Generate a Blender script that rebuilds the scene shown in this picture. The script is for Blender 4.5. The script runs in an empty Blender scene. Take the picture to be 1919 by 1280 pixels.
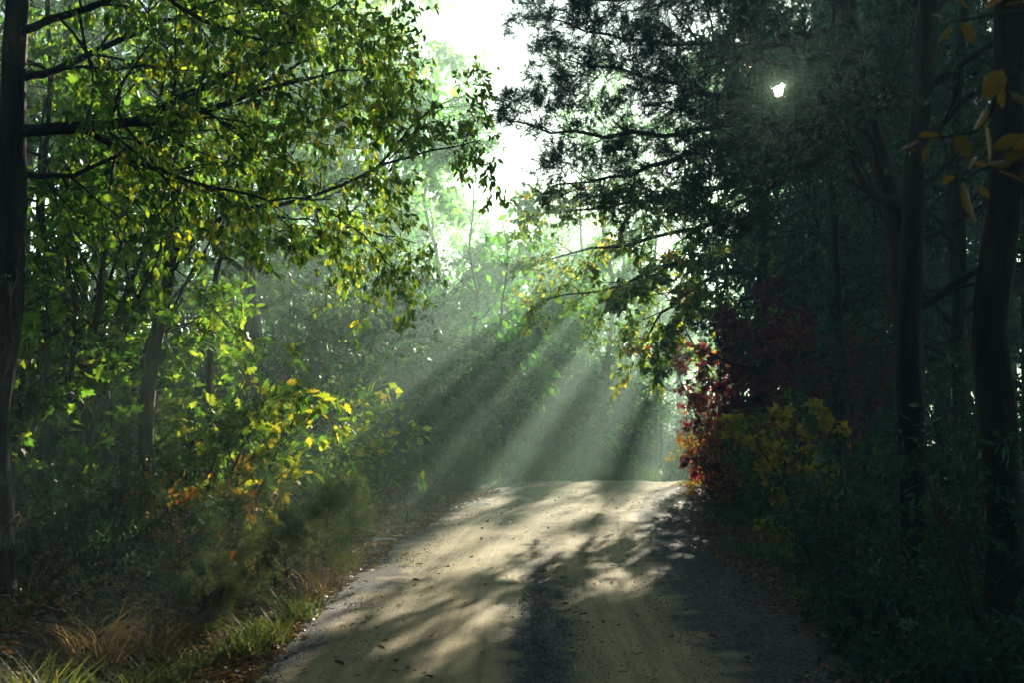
import bpy, math
import numpy as np
from mathutils import Vector, Matrix

# ------------------------------------------------------------------ camera, sky, sun, exposure
scene = bpy.context.scene
R = math.radians
FPX = 2665.0                       # focal length in pixels of the 1919 px wide photograph
PITCH = math.atan(120.0 / FPX)
CAM = np.array([0.0, 0.0, 1.6])
cd = bpy.data.cameras.new("camera")
cd.sensor_width = 36.0
cd.lens = 36.0 * FPX / 1919.0
cd.clip_end = 12000.0
cd.clip_start = 0.05
cd.dof.use_dof = True
cd.dof.focus_distance = 16.0
cd.dof.aperture_fstop = 8.0
cam = bpy.data.objects.new("camera", cd)
scene.collection.objects.link(cam)
cam.location = CAM
cam.rotation_euler = (R(90) + PITCH, 0, 0)
scene.camera = cam

SUN_AZ = math.atan(505.0 / FPX)
SUN_EL = math.atan(math.tan(math.atan(475 / FPX) + PITCH) * math.cos(SUN_AZ))
S = np.array([math.sin(SUN_AZ) * math.cos(SUN_EL), math.cos(SUN_AZ) * math.cos(SUN_EL), math.sin(SUN_EL)])
U = np.array([math.cos(SUN_AZ), -math.sin(SUN_AZ), 0.0])
V = np.cross(U, S)

world = bpy.data.worlds.new("World")
scene.world = world
world.use_nodes = True
wn = world.node_tree
wn.nodes.clear()
sky = wn.nodes.new("ShaderNodeTexSky")
sky.sky_type = 'NISHITA'
sky.sun_disc = False
sky.sun_elevation = SUN_EL
sky.sun_rotation = SUN_AZ
sky.air_density = 1.0
sky.dust_density = 1.6
sky.ozone_density = 5.0
bg = wn.nodes.new("ShaderNodeBackground")
bg.inputs["Strength"].default_value = 0.028
wo = wn.nodes.new("ShaderNodeOutputWorld")
# the sun's own disc, half a degree wide, lies on the sky in the lamp's direction
tcw = wn.nodes.new("ShaderNodeTexCoord")
dot = wn.nodes.new("ShaderNodeVectorMath")
dot.operation = 'DOT_PRODUCT'
dot.inputs[1].default_value = S
wn.links.new(tcw.outputs["Generated"], dot.inputs[0])
disc = wn.nodes.new("ShaderNodeMapRange")
disc.inputs[1].default_value = math.cos(R(0.30))
disc.inputs[2].default_value = math.cos(R(0.24))
disc.inputs[4].default_value = 900.0
wn.links.new(dot.outputs["Value"], disc.inputs[0])
tint = wn.nodes.new("ShaderNodeVectorMath")
tint.operation = 'SCALE'
tint.inputs[0].default_value = (1.0, .86, .62)
wn.links.new(disc.outputs[0], tint.inputs["Scale"])
aur = wn.nodes.new("ShaderNodeMapRange")           # the warm aureole close round it
aur.inputs[1].default_value = math.cos(R(3.2))
aur.inputs[2].default_value = 1.0
wn.links.new(dot.outputs["Value"], aur.inputs[0])
apw = wn.nodes.new("ShaderNodeMath")
apw.operation = 'POWER'
apw.inputs[1].default_value = 3.0
wn.links.new(aur.outputs[0], apw.inputs[0])
atint = wn.nodes.new("ShaderNodeVectorMath")
atint.operation = 'SCALE'
atint.inputs[0].default_value = (140.0, 66.0, 30.0)
wn.links.new(apw.outputs[0], atint.inputs["Scale"])
sumd = wn.nodes.new("ShaderNodeVectorMath")
wn.links.new(tint.outputs[0], sumd.inputs[0])
wn.links.new(atint.outputs[0], sumd.inputs[1])
tint = sumd
addd = wn.nodes.new("ShaderNodeVectorMath")
wn.links.new(sky.outputs[0], addd.inputs[0])
wn.links.new(tint.outputs[0], addd.inputs[1])
wn.links.new(addd.outputs[0], bg.inputs[0])
wn.links.new(bg.outputs[0], wo.inputs[0])

sl = bpy.data.lights.new("sun_light", 'SUN')
sl.energy = 5.0
sl.angle = R(0.53)
sl.color = (1.0, 0.91, 0.70)
sun = bpy.data.objects.new("sun_light", sl)
scene.collection.objects.link(sun)
sun.rotation_euler = Vector(S).to_track_quat('Z', 'Y').to_euler()

scene.view_settings.view_transform = 'Standard'
scene.view_settings.look = 'None'
scene.view_settings.exposure = 2.45
scene.view_settings.gamma = 1.0

cy = scene.cycles
cy.max_bounces = 5
cy.diffuse_bounces = 2
cy.glossy_bounces = 2
cy.transmission_bounces = 3
cy.transparent_max_bounces = 4
cy.volume_bounces = 0
cy.caustics_reflective = False
cy.caustics_refractive = False
cy.sample_clamp_indirect = 4.0
cy.use_adaptive_sampling = True
cy.adaptive_threshold = 0.02
cy.use_denoising = True
cy.denoiser = 'OPENIMAGEDENOISE'
cy.denoising_input_passes = 'RGB_ALBEDO_NORMAL'

# ------------------------------------------------------------------ helpers
rng = np.random.default_rng(7)
_cp, _sp = math.cos(PITCH), math.sin(PITCH)


def W(px, py, d):
    """world point seen at photograph pixel (px, py), d metres ahead of the camera along +Y"""
    x, z = (px - 959.5) / FPX, (640.0 - py) / FPX
    v = np.array([x, _cp - z * _sp, _sp + z * _cp])
    return CAM + v * (d / v[1])


def tag(o, label=None, cat=None, group=None, kind=None):
    if label:
        o["label"] = label
    if cat:
        o["category"] = cat
    if group:
        o["group"] = group
    if kind:
        o["kind"] = kind
    return o


def link(name, data, parent=None, mat=None):
    o = bpy.data.objects.new(name, data)
    scene.collection.objects.link(o)
    if parent is not None:
        o.parent = parent
    if mat is not None:
        data.materials.append(mat)
    return o


def empty(name, loc, label, cat, group=None):
    o = bpy.data.objects.new(name, None)
    scene.collection.objects.link(o)
    o.location = [float(c) for c in loc]
    o.empty_display_size = 0.2
    return tag(o, label, cat, group)


class Geo:
    """collects vertices and equal-sized faces with numpy"""

    def __init__(self):
        self.v, self.f, self.n = [], [], 0

    def add(self, v, faces):
        v = np.asarray(v, dtype=np.float32).reshape(-1, 3)
        for f in faces:
            self.f.append(np.asarray(f, dtype=np.int32) + self.n)
        self.v.append(v)
        self.n += len(v)

    def mesh(self, name, origin=(0, 0, 0), smooth=False):
        m = bpy.data.meshes.new(name)
        if not self.v:
            return m
        v = np.concatenate(self.v) - np.asarray(origin, dtype=np.float32)
        loops = np.concatenate([f.ravel() for f in self.f])
        tot = np.concatenate([np.full(len(f), f.shape[1], dtype=np.int32) for f in self.f])
        m.vertices.add(len(v))
        m.vertices.foreach_set("co", v.ravel())
        m.loops.add(len(loops))
        m.loops.foreach_set("vertex_index", loops)
        m.polygons.add(len(tot))
        start = np.zeros(len(tot), dtype=np.int32)
        start[1:] = np.cumsum(tot)[:-1]
        m.polygons.foreach_set("loop_start", start)
        m.polygons.foreach_set("loop_total", tot)
        if smooth:
            m.polygons.foreach_set("use_smooth", np.ones(len(tot), dtype=bool))
        m.update(calc_edges=True)
        return m


def norm(a):
    return a / np.maximum(np.linalg.norm(a, axis=-1, keepdims=True), 1e-9)


def tubes(geo, P, Rr, sides=5):
    """P (M,K,3) polylines, Rr (M,K) radii"""
    if len(P) > 1:                              # twigs: none right across the sun's gap
        mid = np.concatenate([P, (P[:, 1:] + P[:, :-1]) / 2], 1)
        u, v = mid @ U - CAM @ U, mid @ V - CAM @ V
        ok = ((u ** 2 + v ** 2) > (.01 + .0052 * np.abs(mid[..., 1])) ** 2).all(1)
        P, Rr = P[ok], Rr[ok]
    if len(P) == 0:
        return
    M, K, _ = P.shape
    T = np.empty_like(P)
    T[:, 1:-1] = P[:, 2:] - P[:, :-2]
    T[:, 0] = P[:, 1] - P[:, 0]
    T[:, -1] = P[:, -1] - P[:, -2]
    T = norm(T)
    mean = norm(P[:, -1] - P[:, 0])
    ref = np.where(np.abs(mean[:, 2:3]) > 0.8, np.array([[1.0, 0, 0]]), np.array([[0, 0, 1.0]]))
    B1 = norm(np.cross(T, ref[:, None, :]))
    B2 = np.cross(T, B1)
    a = np.arange(sides) * 2 * math.pi / sides
    ring = (P[:, :, None, :] + Rr[:, :, None, None] * (np.cos(a)[None, None, :, None] * B1[:, :, None, :] + np.sin(a)[None, None, :, None] * B2[:, :, None, :]))
    m, k, s = np.meshgrid(np.arange(M), np.arange(K - 1), np.arange(sides), indexing='ij')
    s2 = (s + 1) % sides
    b = (m * K + k) * sides
    f = np.stack([b + s, b + s2, b + sides + s2, b + sides + s], -1).reshape(-1, 4)
    cap = ((np.arange(M) * K + K - 1) * sides)[:, None] + np.arange(sides)[None, :]
    geo.add(ring, [f, cap])


def resample(pts, K):
    pts = np.asarray(pts, dtype=float)
    # Catmull-Rom through the given points
    n = len(pts)
    ext = np.vstack([2 * pts[0] - pts[1], pts, 2 * pts[-1] - pts[-2]])
    t = np.linspace(0, n - 1 - 1e-6, K)
    i = t.astype(int)
    f = (t - i)[:, None]
    p0, p1, p2, p3 = ext[i], ext[i + 1], ext[i + 2], ext[i + 3]
    return 0.5 * ((2 * p1) + (p2 - p0) * f + (2 * p0 - 5 * p1 + 4 * p2 - p3) * f ** 2 + (3 * p1 - p0 - 3 * p2 + p3) * f ** 3)


def interp(P, idx, t):
    K = P.shape[1]
    x = np.clip(t, 0, 0.9999) * (K - 1)
    i = x.astype(int)
    f = x - i
    a, b = P[idx, i], P[idx, i + 1]
    if P.ndim == 3:
        f = f[:, None]
    return a + (b - a) * f, b - a


def children(rg, P, Rr, n, length, ang, tmin=0.25, tmax=1.0, up=0.0, wob=0.25, K=5, rfac=0.55, flat=0.0, taper=0.55, tipr=0.25):
    """n children per parent. length = absolute length (m) at the base of the parent; shorter towards its tip"""
    M = len(P)
    if M == 0 or n == 0:
        return np.zeros((0, K, 3)), np.zeros((0, K))
    idx = np.repeat(np.arange(M), n)
    N = len(idx)
    t = tmin + (tmax - tmin) * ((np.tile(np.arange(n), M) + rg.random(N)) / n)
    pos, tan = interp(P, idx, t)
    rr, _ = interp(Rr, idx, t)
    tan = norm(tan)
    az = rg.random(N) * 2 * math.pi
    ref = np.where(np.abs(tan[:, 2:3]) > 0.9, np.array([[1.0, 0, 0]]), np.array([[0, 0, 1.0]]))
    b1 = norm(np.cross(tan, ref))
    b2 = np.cross(b1, tan)
    side = b1 * np.cos(az)[:, None] + b2 * (np.sin(az) * (1 - flat))[:, None]
    side = norm(side)
    A = ang * (0.75 + 0.5 * rg.random(N))[:, None]
    d = norm(tan * np.cos(A) + side * np.sin(A))
    L = length * (1 - taper * (t - tmin) / max(tmax - tmin, 1e-6)) * (0.6 + 0.7 * rg.random(N))
    out = np.empty((N, K, 3))
    out[:, 0] = pos
    step = (L / (K - 1))[:, None]
    for k in range(1, K):
        d = norm(d + rg.normal(0, wob, (N, 3)) + np.array([0, 0, up]))
        out[:, k] = out[:, k - 1] + d * step
    r0 = np.minimum(rr * 0.9, np.maximum(rr * rfac, L * 0.006))
    rad = r0[:, None] * np.linspace(1, tipr, K)[None, :]
    return out, np.maximum(rad, 0.0012)


# leaf templates: (verts, faces)  x along the leaf, y across, z normal
def half_fold(outline, fold=0.12, curl=0.12):
    up = [(x, y, abs(y) * fold * 2 - curl * x * x) for x, y in outline]
    n = len(up)
    verts = [(0, 0, 0)] + up + [(1, 0, -curl)] + [(x, -y, z) for x, y, z in up]
    f1 = [0] + list(range(1, n + 1)) + [n + 1]
    f2 = [0, n + 1] + [n + 1 + n - i for i in range(n)]
    f2 = [0, n + 1] + list(range(2 * n + 1, n + 1, -1))
    return np.array(verts, dtype=float), [np.array([f1]), np.array([f2])]


LEAF = {
    "quad": (np.array([(0, 0, 0), (.45, .24, .03), (1, 0, -.1), (.45, -.24, .03)], dtype=float), [np.array([[0, 1, 2, 3]])]),
    "oval": half_fold([(.25, .2), (.55, .24), (.82, .13)]),
    "lance": half_fold([(.3, .13), (.65, .12)]),
    "oak": half_fold([(.12, .07), (.22, .26), (.30, .12), (.42, .36), (.52, .14), (.66, .33), (.74, .13), (.90, .14)], .1),
    "maple": half_fold([(.02, .12), (-.08, .34), (.16, .28), (.22, .58), (.38, .46), (.5, .5), (.46, .18), (.7, .24), (.74, .1)], .08),
}


def leaves(geo, C, A, size, shape="oval", rg=None, flat=0.5):
    """C (N,3) stalk points, A (N,3) axis; normals random but leaning up"""
    N = len(C)
    if N == 0:
        return
    rg = rg or rng
    A = norm(A)
    up = rg.normal(0, 1, (N, 3)) * (1 - flat) + np.array([0, 0, 1.0]) * flat
    B = norm(np.cross(up, A))
    Nn = np.cross(A, B)
    T, faces = LEAF[shape]
    s = size * (0.6 + 0.7 * rg.random(N))
    w = 0.8 + 0.4 * rg.random(N)
    v = C[:, None, :] + s[:, None, None] * (T[None, :, 0:1] * A[:, None] + T[None, :, 1:2] * w[:, None, None] * B[:, None] + T[None, :, 2:3] * Nn[:, None])
    off = (np.arange(N) * len(T))[:, None]
    geo.add(v, [(f[0][None, :] + off) for f in faces])


def leaf_sites(rg, P, n, spread=0.02, droop=0.3, tmin=0.2, side=1.0):
    M = len(P)
    if M == 0:
        return np.zeros((0, 3)), np.zeros((0, 3))
    idx = np.repeat(np.arange(M), n)
    N = len(idx)
    t = tmin + (1 - tmin) * rg.random(N) ** 0.8
    pos, tan = interp(P, idx, t)
    tan = norm(tan)
    A = norm(tan * 0.6 + rg.normal(0, 0.75 * side, (N, 3)) + np.array([0, 0, -droop]))
    return pos + rg.normal(0, spread, (N, 3)), A


def needles(geo, C, A, n, length, width, rg, open_=0.9):
    """tufts of needles: n thin triangles fanning round axis A at C"""
    N = len(C)
    if N == 0:
        return
    idx = np.repeat(np.arange(N), n)
    a = norm(A)[idx]
    d = norm(a + rg.normal(0, open_, (len(idx), 3)))
    b = norm(np.cross(d, rg.normal(0, 1, (len(idx), 3)))) * width * 0.5
    base = C[idx] + a * (rg.random(len(idx)) * length * 0.7)[:, None] - a * length * .3
    tip = base + d * (length * (0.7 + 0.5 * rg.random(len(idx))))[:, None]
    v = np.stack([base - b, base + b, tip], 1)
    geo.add(v, [np.arange(len(idx) * 3).reshape(-1, 3)])


# value noise in numpy (2-D)
def vnoise(x, y, seed=0):
    xi, yi = np.floor(x).astype(np.int64), np.floor(y).astype(np.int64)
    xf, yf = x - xi, y - yi
    xf, yf = xf * xf * (3 - 2 * xf), yf * yf * (3 - 2 * yf)

    def h(a, b):
        n = (a * 374761393 + b * 668265263 + seed * 974711) & 0xffffffff
        n = ((n ^ (n >> 13)) * 1274126177) & 0xffffffff
        return ((n ^ (n >> 16)) & 0xffff) / 65535.0
    return (h(xi, yi) * (1 - xf) + h(xi + 1, yi) * xf) * (1 - yf) + (h(xi, yi + 1) * (1 - xf) + h(xi + 1, yi + 1) * xf) * yf


def fbm(x, y, seed=0, o=3):
    s, a, t = 0, 1.0, 0
    for k in range(o):
        s = s + a * vnoise(x * 2 ** k, y * 2 ** k, seed + k)
        t += a
        a *= 0.5
    return s / t


GAPS = [(1.0, -3.75, .75, .5), (1.38, -2.95, 1.15, .55), (.22, -5.6, 1.3, .45), (.31, -6.3, 2.6, .60), (.53, -6.8, 2.2, .40), (.75, -6.4, 1.9, .38), (.95, -5.9, 1.2, .16),
        (1.18, -5.3, 1.3, .20), (1.42, -5.0, 1.9, .42), (1.66, -4.6, 1.3, .15), (1.90, -4.3, 1.7, .36), (2.15, -4.0, 1.2, .14), (2.42, -3.8, 1.6, .34)]


# gaps in the canopy beyond the bend where the low sun comes through
def keep_mask(P, rg, loose=0.0, frac=.06):
    u, v = P @ U, P @ V
    n = fbm(u / .8 + 3.0, v / 1.3, 11, 3)
    cam_u, cam_v = CAM @ U, CAM @ V
    du, dv = u - cam_u, v - cam_v
    thr = 0.53 + 0.5 * smooth(-1.3, -.4, du) + .20 * smooth(-4.6, -5.6, du) * (dv < -4.2) - .10 * (dv > -3) * (du < -2)
    thr = thr + .26 * smooth(-4.7, -6.2, du) * (dv > -1.5)
    thr = thr + .14 * (du < -1.5) * (dv < -4.4) + .05 * (du < -4.6) * (dv < -4.2) - .04 * (du < -5) * (dv > -4.2) * (dv < 0)
    thr = thr - .11 * (du > -4.2) * (dv < -3.2) * (dv > -7)       # broken light on the road
    thr = thr - .20 * (du > -5.2) * (du < -1.5) * (dv < -1.5) * (dv > -5) * (P[:, 1] > 30)     # and on the oak's hanging boughs
    thr = thr + .5 * smooth(-3.4, -2.8, du) * (dv > -3.2)        # crowns closed there: the air over the near bank stays in shade
    gap = n > thr + loose + .05
    for (q_, dv0, hl, hw) in GAPS:              # the larger holes in the crowns
        c = np.array([q_ * dv0, dv0])
        e = c / np.linalg.norm(c)
        a1 = (du - c[0]) * e[0] + (dv - c[1]) * e[1]
        a2 = -(du - c[0]) * e[1] + (dv - c[1]) * e[0]
        gap |= (a1 / hl) ** 2 + (a2 / hw) ** 2 < .6 + .8 * n
    gap &= v < 9
    glint = (du ** 2 + dv ** 2) < (.014 + .0061 * P[:, 1]) ** 2
    k = ~(gap & (P[:, 1] > 20)) | (rg.random(len(P)) < frac)
    return k & ~(glint)


# ------------------------------------------------------------------ materials
def nt(name):
    m = bpy.data.materials.new(name)
    m.use_nodes = True
    m.node_tree.nodes.clear()
    return m, m.node_tree.nodes, m.node_tree.links


def ramp(nodes, stops, interp_='LINEAR'):
    r = nodes.new("ShaderNodeValToRGB")
    r.color_ramp.interpolation = interp_
    el = r.color_ramp.elements
    while len(el) < len(stops):
        el.new(0.5)
    for e, (p, c) in zip(el, stops):
        e.position = p
        e.color = (*c, 1)
    return r


def leaf_mat(name, stops, trans=0.5, rough=0.52, patch=3.0, boost=(2.1, 1.9, 0.9)):
    m, N, L = nt(name)
    geo = N.new("ShaderNodeNewGeometry")
    tc = N.new("ShaderNodeTexCoord")
    nz = N.new("ShaderNodeTexNoise")
    nz.inputs["Scale"].default_value = 1.0 / patch
    nz.inputs["Detail"].default_value = 2
    L.new(tc.outputs["Object"], nz.inputs["Vector"])
    ma = N.new("ShaderNodeMath")
    ma.operation = 'MULTIPLY_ADD'
    ma.inputs[1].default_value = 0.75
    L.new(geo.outputs["Random Per Island"], ma.inputs[0])
    mb = N.new("ShaderNodeMath")
    mb.operation = 'MULTIPLY_ADD'
    mb.inputs[1].default_value = 0.9
    mb.inputs[2].default_value = -0.33
    L.new(nz.outputs[0], mb.inputs[0])
    L.new(mb.outputs[0], ma.inputs[2])
    r = ramp(N, stops)
    L.new(ma.outputs[0], r.inputs[0])
    pr = N.new("ShaderNodeBsdfPrincipled")
    pr.inputs["Roughness"].default_value = rough
    pr.inputs["Specular IOR Level"].default_value = 0.28
    L.new(r.outputs[0], pr.inputs["Base Color"])
    mul = N.new("ShaderNodeMix")
    mul.data_type = 'RGBA'
    mul.blend_type = 'MULTIPLY'
    mul.inputs[0].default_value = 1.0
    mul.inputs[7].default_value = (*boost, 1)
    L.new(r.outputs[0], mul.inputs[6])
    tr = N.new("ShaderNodeBsdfTranslucent")
    L.new(mul.outputs[2], tr.inputs[0])
    mx = N.new("ShaderNodeMixShader")
    mx.inputs[0].default_value = trans
    L.new(pr.outputs[0], mx.inputs[1])
    L.new(tr.outputs[0], mx.inputs[2])
    out = N.new("ShaderNodeOutputMaterial")
    L.new(mx.outputs[0], out.inputs[0])
    return m


G0, G1, G2 = (.018, .05, .014), (.04, .095, .02), (.085, .15, .025)
YG, YE, OR, RD, BR = (.19, .22, .03), (.42, .30, .03), (.42, .13, .02), (.20, .025, .02), (.13, .07, .03)
M_ = {}
M_['slope'] = leaf_mat("leaf_slope_shrubs", [(0, (.010, .04, .022)), (.5, (.022, .066, .03)), (1, (.06, .11, .035))], .4)
M_['canopy'] = leaf_mat("leaf_canopy_green", [(0, G0), (.32, G1), (.58, G2), (.84, YG), (1, YE)], .62, boost=(2.6, 2.5, .9))
M_['green'] = leaf_mat("leaf_fresh_green", [(0, G0), (.35, G1), (.65, G2), (1, YG)], .6, boost=(2.5, 2.5, 1.0))
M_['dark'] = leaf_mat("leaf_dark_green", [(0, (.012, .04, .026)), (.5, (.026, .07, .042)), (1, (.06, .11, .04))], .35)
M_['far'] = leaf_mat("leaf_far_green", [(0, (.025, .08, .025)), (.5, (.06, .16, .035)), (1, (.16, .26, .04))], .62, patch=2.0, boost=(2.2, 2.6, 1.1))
M_['oak'] = leaf_mat("leaf_oak_turning", [(0, G0), (.35, G1), (.55, G2), (.75, YG), (.93, YE), (1, OR)], .62, patch=1.2, boost=(2.4, 2.4, 1.0))
M_['yellow'] = leaf_mat("leaf_yellow", [(0, G2), (.3, YG), (.7, YE), (1, OR)], .55, boost=(1.6, 1.5, .8))
M_['orange'] = leaf_mat("leaf_orange", [(0, YG), (.3, YE), (.6, OR), (1, RD)], .55, boost=(1.6, 1.4, .9))
M_['red'] = leaf_mat("leaf_red", [(0, (.09, .02, .035)), (.5, (.19, .035, .05)), (.85, (.26, .05, .03)), (1, G2)], .5, boost=(1.6, 1.3, 1.2))
M_['fallen'] = leaf_mat("leaf_fallen", [(0, (.05, .03, .018)), (.35, BR), (.6, (.25, .11, .035)), (.85, (.40, .20, .05)), (1, YE)], .25, .6, 1.5, (1.3, 1.2, 1))
M_['rust'] = leaf_mat("leaf_rust", [(0, (.05, .035, .015)), (.5, (.14, .06, .02)), (1, (.28, .10, .025))], .45, boost=(1.5, 1.3, 1))
M_['hanging'] = leaf_mat("leaf_hanging_turning", [(0, (.05, .045, .012)), (.5, (.13, .09, .014)), (.9, (.25, .13, .02)), (1, (.24, .07, .02))], .4, .35, .25, (1.4, 1.3, .9))
M_['pine'] = leaf_mat("pine_needles", [(0, (.012, .038, .028)), (.5, (.025, .068, .045)), (1, (.06, .11, .045))], .3, .5)
M_['young_pine'] = leaf_mat("young_pine_needles", [(0, (.025, .05, .018)), (.5, (.06, .10, .03)), (1, (.14, .15, .04))], .4, .5)
M_['grass'] = leaf_mat("grass_blades", [(0, (.02, .055, .018)), (.5, (.045, .10, .028)), (.85, (.10, .15, .035)), (1, (.24, .20, .07))], .45, .4, 2.0)
M_['tuft'] = leaf_mat("grass_tuft_blades", [(0, (.03, .06, .02)), (.4, (.07, .11, .035)), (.7, (.14, .16, .05)), (1, (.30, .23, .11))], .5, .62, .5)
M_['dry'] = leaf_mat("grass_dry", [(0, (.07, .05, .025)), (.5, (.17, .115, .05)), (1, (.32, .24, .11))], .4, .6, 1.0, (1.3, 1.2, 1))
M_['cover'] = leaf_mat("ground_cover_leaves", [(0, (.012, .035, .018)), (.5, (.025, .065, .03)), (.85, (.05, .09, .03)), (1, (.14, .12, .03))], .3, .42)


def bark_mat(name, c0, c1, scale=1.0):
    m, N, L = nt(name)
    tc = N.new("ShaderNodeTexCoord")
    mp = N.new("ShaderNodeMapping")
    mp.inputs["Scale"].default_value = (14 * scale, 14 * scale, 2.5 * scale)
    L.new(tc.outputs["Object"], mp.inputs[0])
    nz = N.new("ShaderNodeTexNoise")
    nz.inputs["Scale"].default_value = 1
    nz.inputs["Detail"].default_value = 6
    nz.inputs["Roughness"].default_value = .65
    L.new(mp.outputs[0], nz.inputs["Vector"])
    r = ramp(N, [(.3, c0), (.7, c1)])
    L.new(nz.outputs[0], r.inputs[0])
    b = N.new("ShaderNodeBump")
    b.inputs["Strength"].default_value = .8
    b.inputs["Distance"].default_value = .03
    L.new(nz.outputs[0], b.inputs["Height"])
    p = N.new("ShaderNodeBsdfPrincipled")
    p.inputs["Roughness"].default_value = .9
    p.inputs["Specular IOR Level"].default_value = .2
    L.new(r.outputs[0], p.inputs["Base Color"])
    L.new(b.outputs[0], p.inputs["Normal"])
    o = N.new("ShaderNodeOutputMaterial")
    L.new(p.outputs[0], o.inputs[0])
    return m


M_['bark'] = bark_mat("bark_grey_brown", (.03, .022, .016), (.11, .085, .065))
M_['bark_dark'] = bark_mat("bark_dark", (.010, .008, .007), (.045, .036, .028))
M_['bark_pine'] = bark_mat("bark_pine", (.025, .016, .012), (.10, .06, .042), .7)

# ------------------------------------------------------------------ terrain and road
ROAD_PTS = np.array([(-.1, -30), (-.1, -6), (0.0, 4), (0.02, 9), (.12, 14), (.35, 18.5), (.85, 23), (1.6, 27.5), (3.0, 32), (5.6, 36.5), (9.6, 40), (15, 42.5), (23, 44.5), (36, 46.5), (60, 49), (110, 52)], dtype=float)
_cr = resample(np.c_[ROAD_PTS, np.zeros(len(ROAD_PTS))], 400)[:, :2]
_ct = norm(np.gradient(_cr, axis=0))


def road_coord(x, y):
    """signed distance from the centreline (+ right) and distance index"""
    x, y = np.asarray(x, float), np.asarray(y, float)
    sh = x.shape
    p = np.stack([x.ravel(), y.ravel()], -1)
    best = np.full(len(p), 1e9)
    bi = np.zeros(len(p), int)
    for c in range(0, len(_cr), 50):
        d = ((p[:, None, :] - _cr[None, c:c + 50]) ** 2).sum(-1)
        j = d.argmin(1)
        dd = d[np.arange(len(p)), j]
        m = dd < best
        best[m] = dd[m]
        bi[m] = j[m] + c
    v = p - _cr[bi]
    s = v[:, 0] * _ct[bi, 1] - v[:, 1] * _ct[bi, 0]
    along = np.abs(v[:, 0] * _ct[bi, 0] + v[:, 1] * _ct[bi, 1])
    s = np.sign(s) * np.sqrt(best)
    return s.reshape(sh), bi.reshape(sh)


def smooth(a, b, x):
    t = np.clip((x - a) / (b - a), 0, 1)
    return t * t * (3 - 2 * t)


def base_z(y):
    return -0.085 * np.clip(y - 29, 0, 26) * smooth(26, 34, y)


def ground_z(x, y):
    x, y = np.asarray(x, float), np.asarray(y, float)
    s, _ = road_coord(x, y)
    z = base_z(y)
    crown = 0.05 * (1 - np.clip(np.abs(s) / 2.0, 0, 1) ** 2)
    dl = np.clip(-s - 1.85, 0, None)
    far = smooth(34, 46, y) * smooth(-14, -3, x)          # the low ground straight ahead beyond the bend
    rise = 0.66 * np.clip(dl - .15, 0, 4.2) * smooth(0, 1.1, dl) + .36 * np.clip(dl - 4.5, 0, 16) + .10 * np.clip(dl - 20, 0, 60)
    rise = rise * (1 - .72 * far) * (0.65 + 0.35 * smooth(22, 9, y))
    ditch = -0.03 * np.exp(-((dl - .25) / .25) ** 2) * (dl > 0)
    dr = np.clip(s - 2.1, 0, None)
    rr = -0.06 * np.exp(-((dr - .5) / .35) ** 2) * (dr > 0) + .12 * np.clip(dr - .8, 0, 3) + .05 * np.clip(dr - 4, 0, 30)
    bump = (fbm(x / 1.7, y / 1.7, 5, 4) - .5) * .45 * (smooth(.3, 2.2, dl) + smooth(.3, 2.0, dr))
    rut = -0.025 * np.exp(-((np.abs(s) - .8) / .28) ** 2)
    return z + crown + rise + ditch + rr + bump + rut


def gz(x, y):
    return float(ground_z(np.array([x]), np.array([y]))[0])


def grid(name, xs, ys, zfun, mat):
    X, Y = np.meshgrid(xs, ys, indexing='ij')
    Z = zfun(X, Y)
    g = Geo()
    nx, ny = X.shape
    i, j = np.meshgrid(np.arange(nx - 1), np.arange(ny - 1), indexing='ij')
    b = i * ny + j
    f = np.stack([b, b + ny, b + ny + 1, b + 1], -1).reshape(-1, 4)
    g.add(np.stack([X, Y, Z], -1), [f])
    return link(name, g.mesh(name, smooth=True), None, mat)


def ground_mat():
    m, N, L = nt("forest_floor")
    tc = N.new("ShaderNodeTexCoord")
    n1 = N.new("ShaderNodeTexNoise")
    n1.inputs["Scale"].default_value = .5
    n1.inputs["Detail"].default_value = 5
    n2 = N.new("ShaderNodeTexNoise")
    n2.inputs["Scale"].default_value = 14
    n2.inputs["Detail"].default_value = 6
    vo = N.new("ShaderNodeTexVoronoi")
    vo.inputs["Scale"].default_value = 22
    for n in (n1, n2, vo):
        L.new(tc.outputs["Object"], n.inputs["Vector"])
    r1 = ramp(N, [(.35, (.030, .038, .016)), (.55, (.06, .045, .026)), (.75, (.10, .06, .03))])
    L.new(n1.outputs[0], r1.inputs[0])
    r2 = ramp(N, [(.3, (.45, .45, .45)), (.7, (1.5, 1.4, 1.2))])
    L.new(n2.outputs[0], r2.inputs[0])
    mx = N.new("ShaderNodeMix")
    mx.data_type = 'RGBA'
    mx.blend_type = 'MULTIPLY'
    mx.inputs[0].default_value = 1
    L.new(r1.outputs[0], mx.inputs[6])
    L.new(r2.outputs[0], mx.inputs[7])
    mm = N.new("ShaderNodeMath")
    mm.operation = 'ADD'
    L.new(n2.outputs[0], mm.inputs[0])
    L.new(vo.outputs["Distance"], mm.inputs[1])
    b = N.new("ShaderNodeBump")
    b.inputs["Strength"].default_value = 1
    b.inputs["Distance"].default_value = .05
    L.new(mm.outputs[0], b.inputs["Height"])
    p = N.new("ShaderNodeBsdfPrincipled")
    p.inputs["Roughness"].default_value = .95
    p.inputs["Specular IOR Level"].default_value = .15
    L.new(mx.outputs[2], p.inputs["Base Color"])
    L.new(b.outputs[0], p.inputs["Normal"])
    o = N.new("ShaderNodeOutputMaterial")
    L.new(p.outputs[0], o.inputs[0])
    return m


xs = np.concatenate([np.linspace(-160, -16, 50)[:-1], np.linspace(-16, 22, 220), np.linspace(22, 180, 50)[1:]])
ys = np.concatenate([np.linspace(-30, 2, 30)[:-1], np.linspace(2, 60, 330), np.linspace(60, 260, 60)[1:]])


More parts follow.
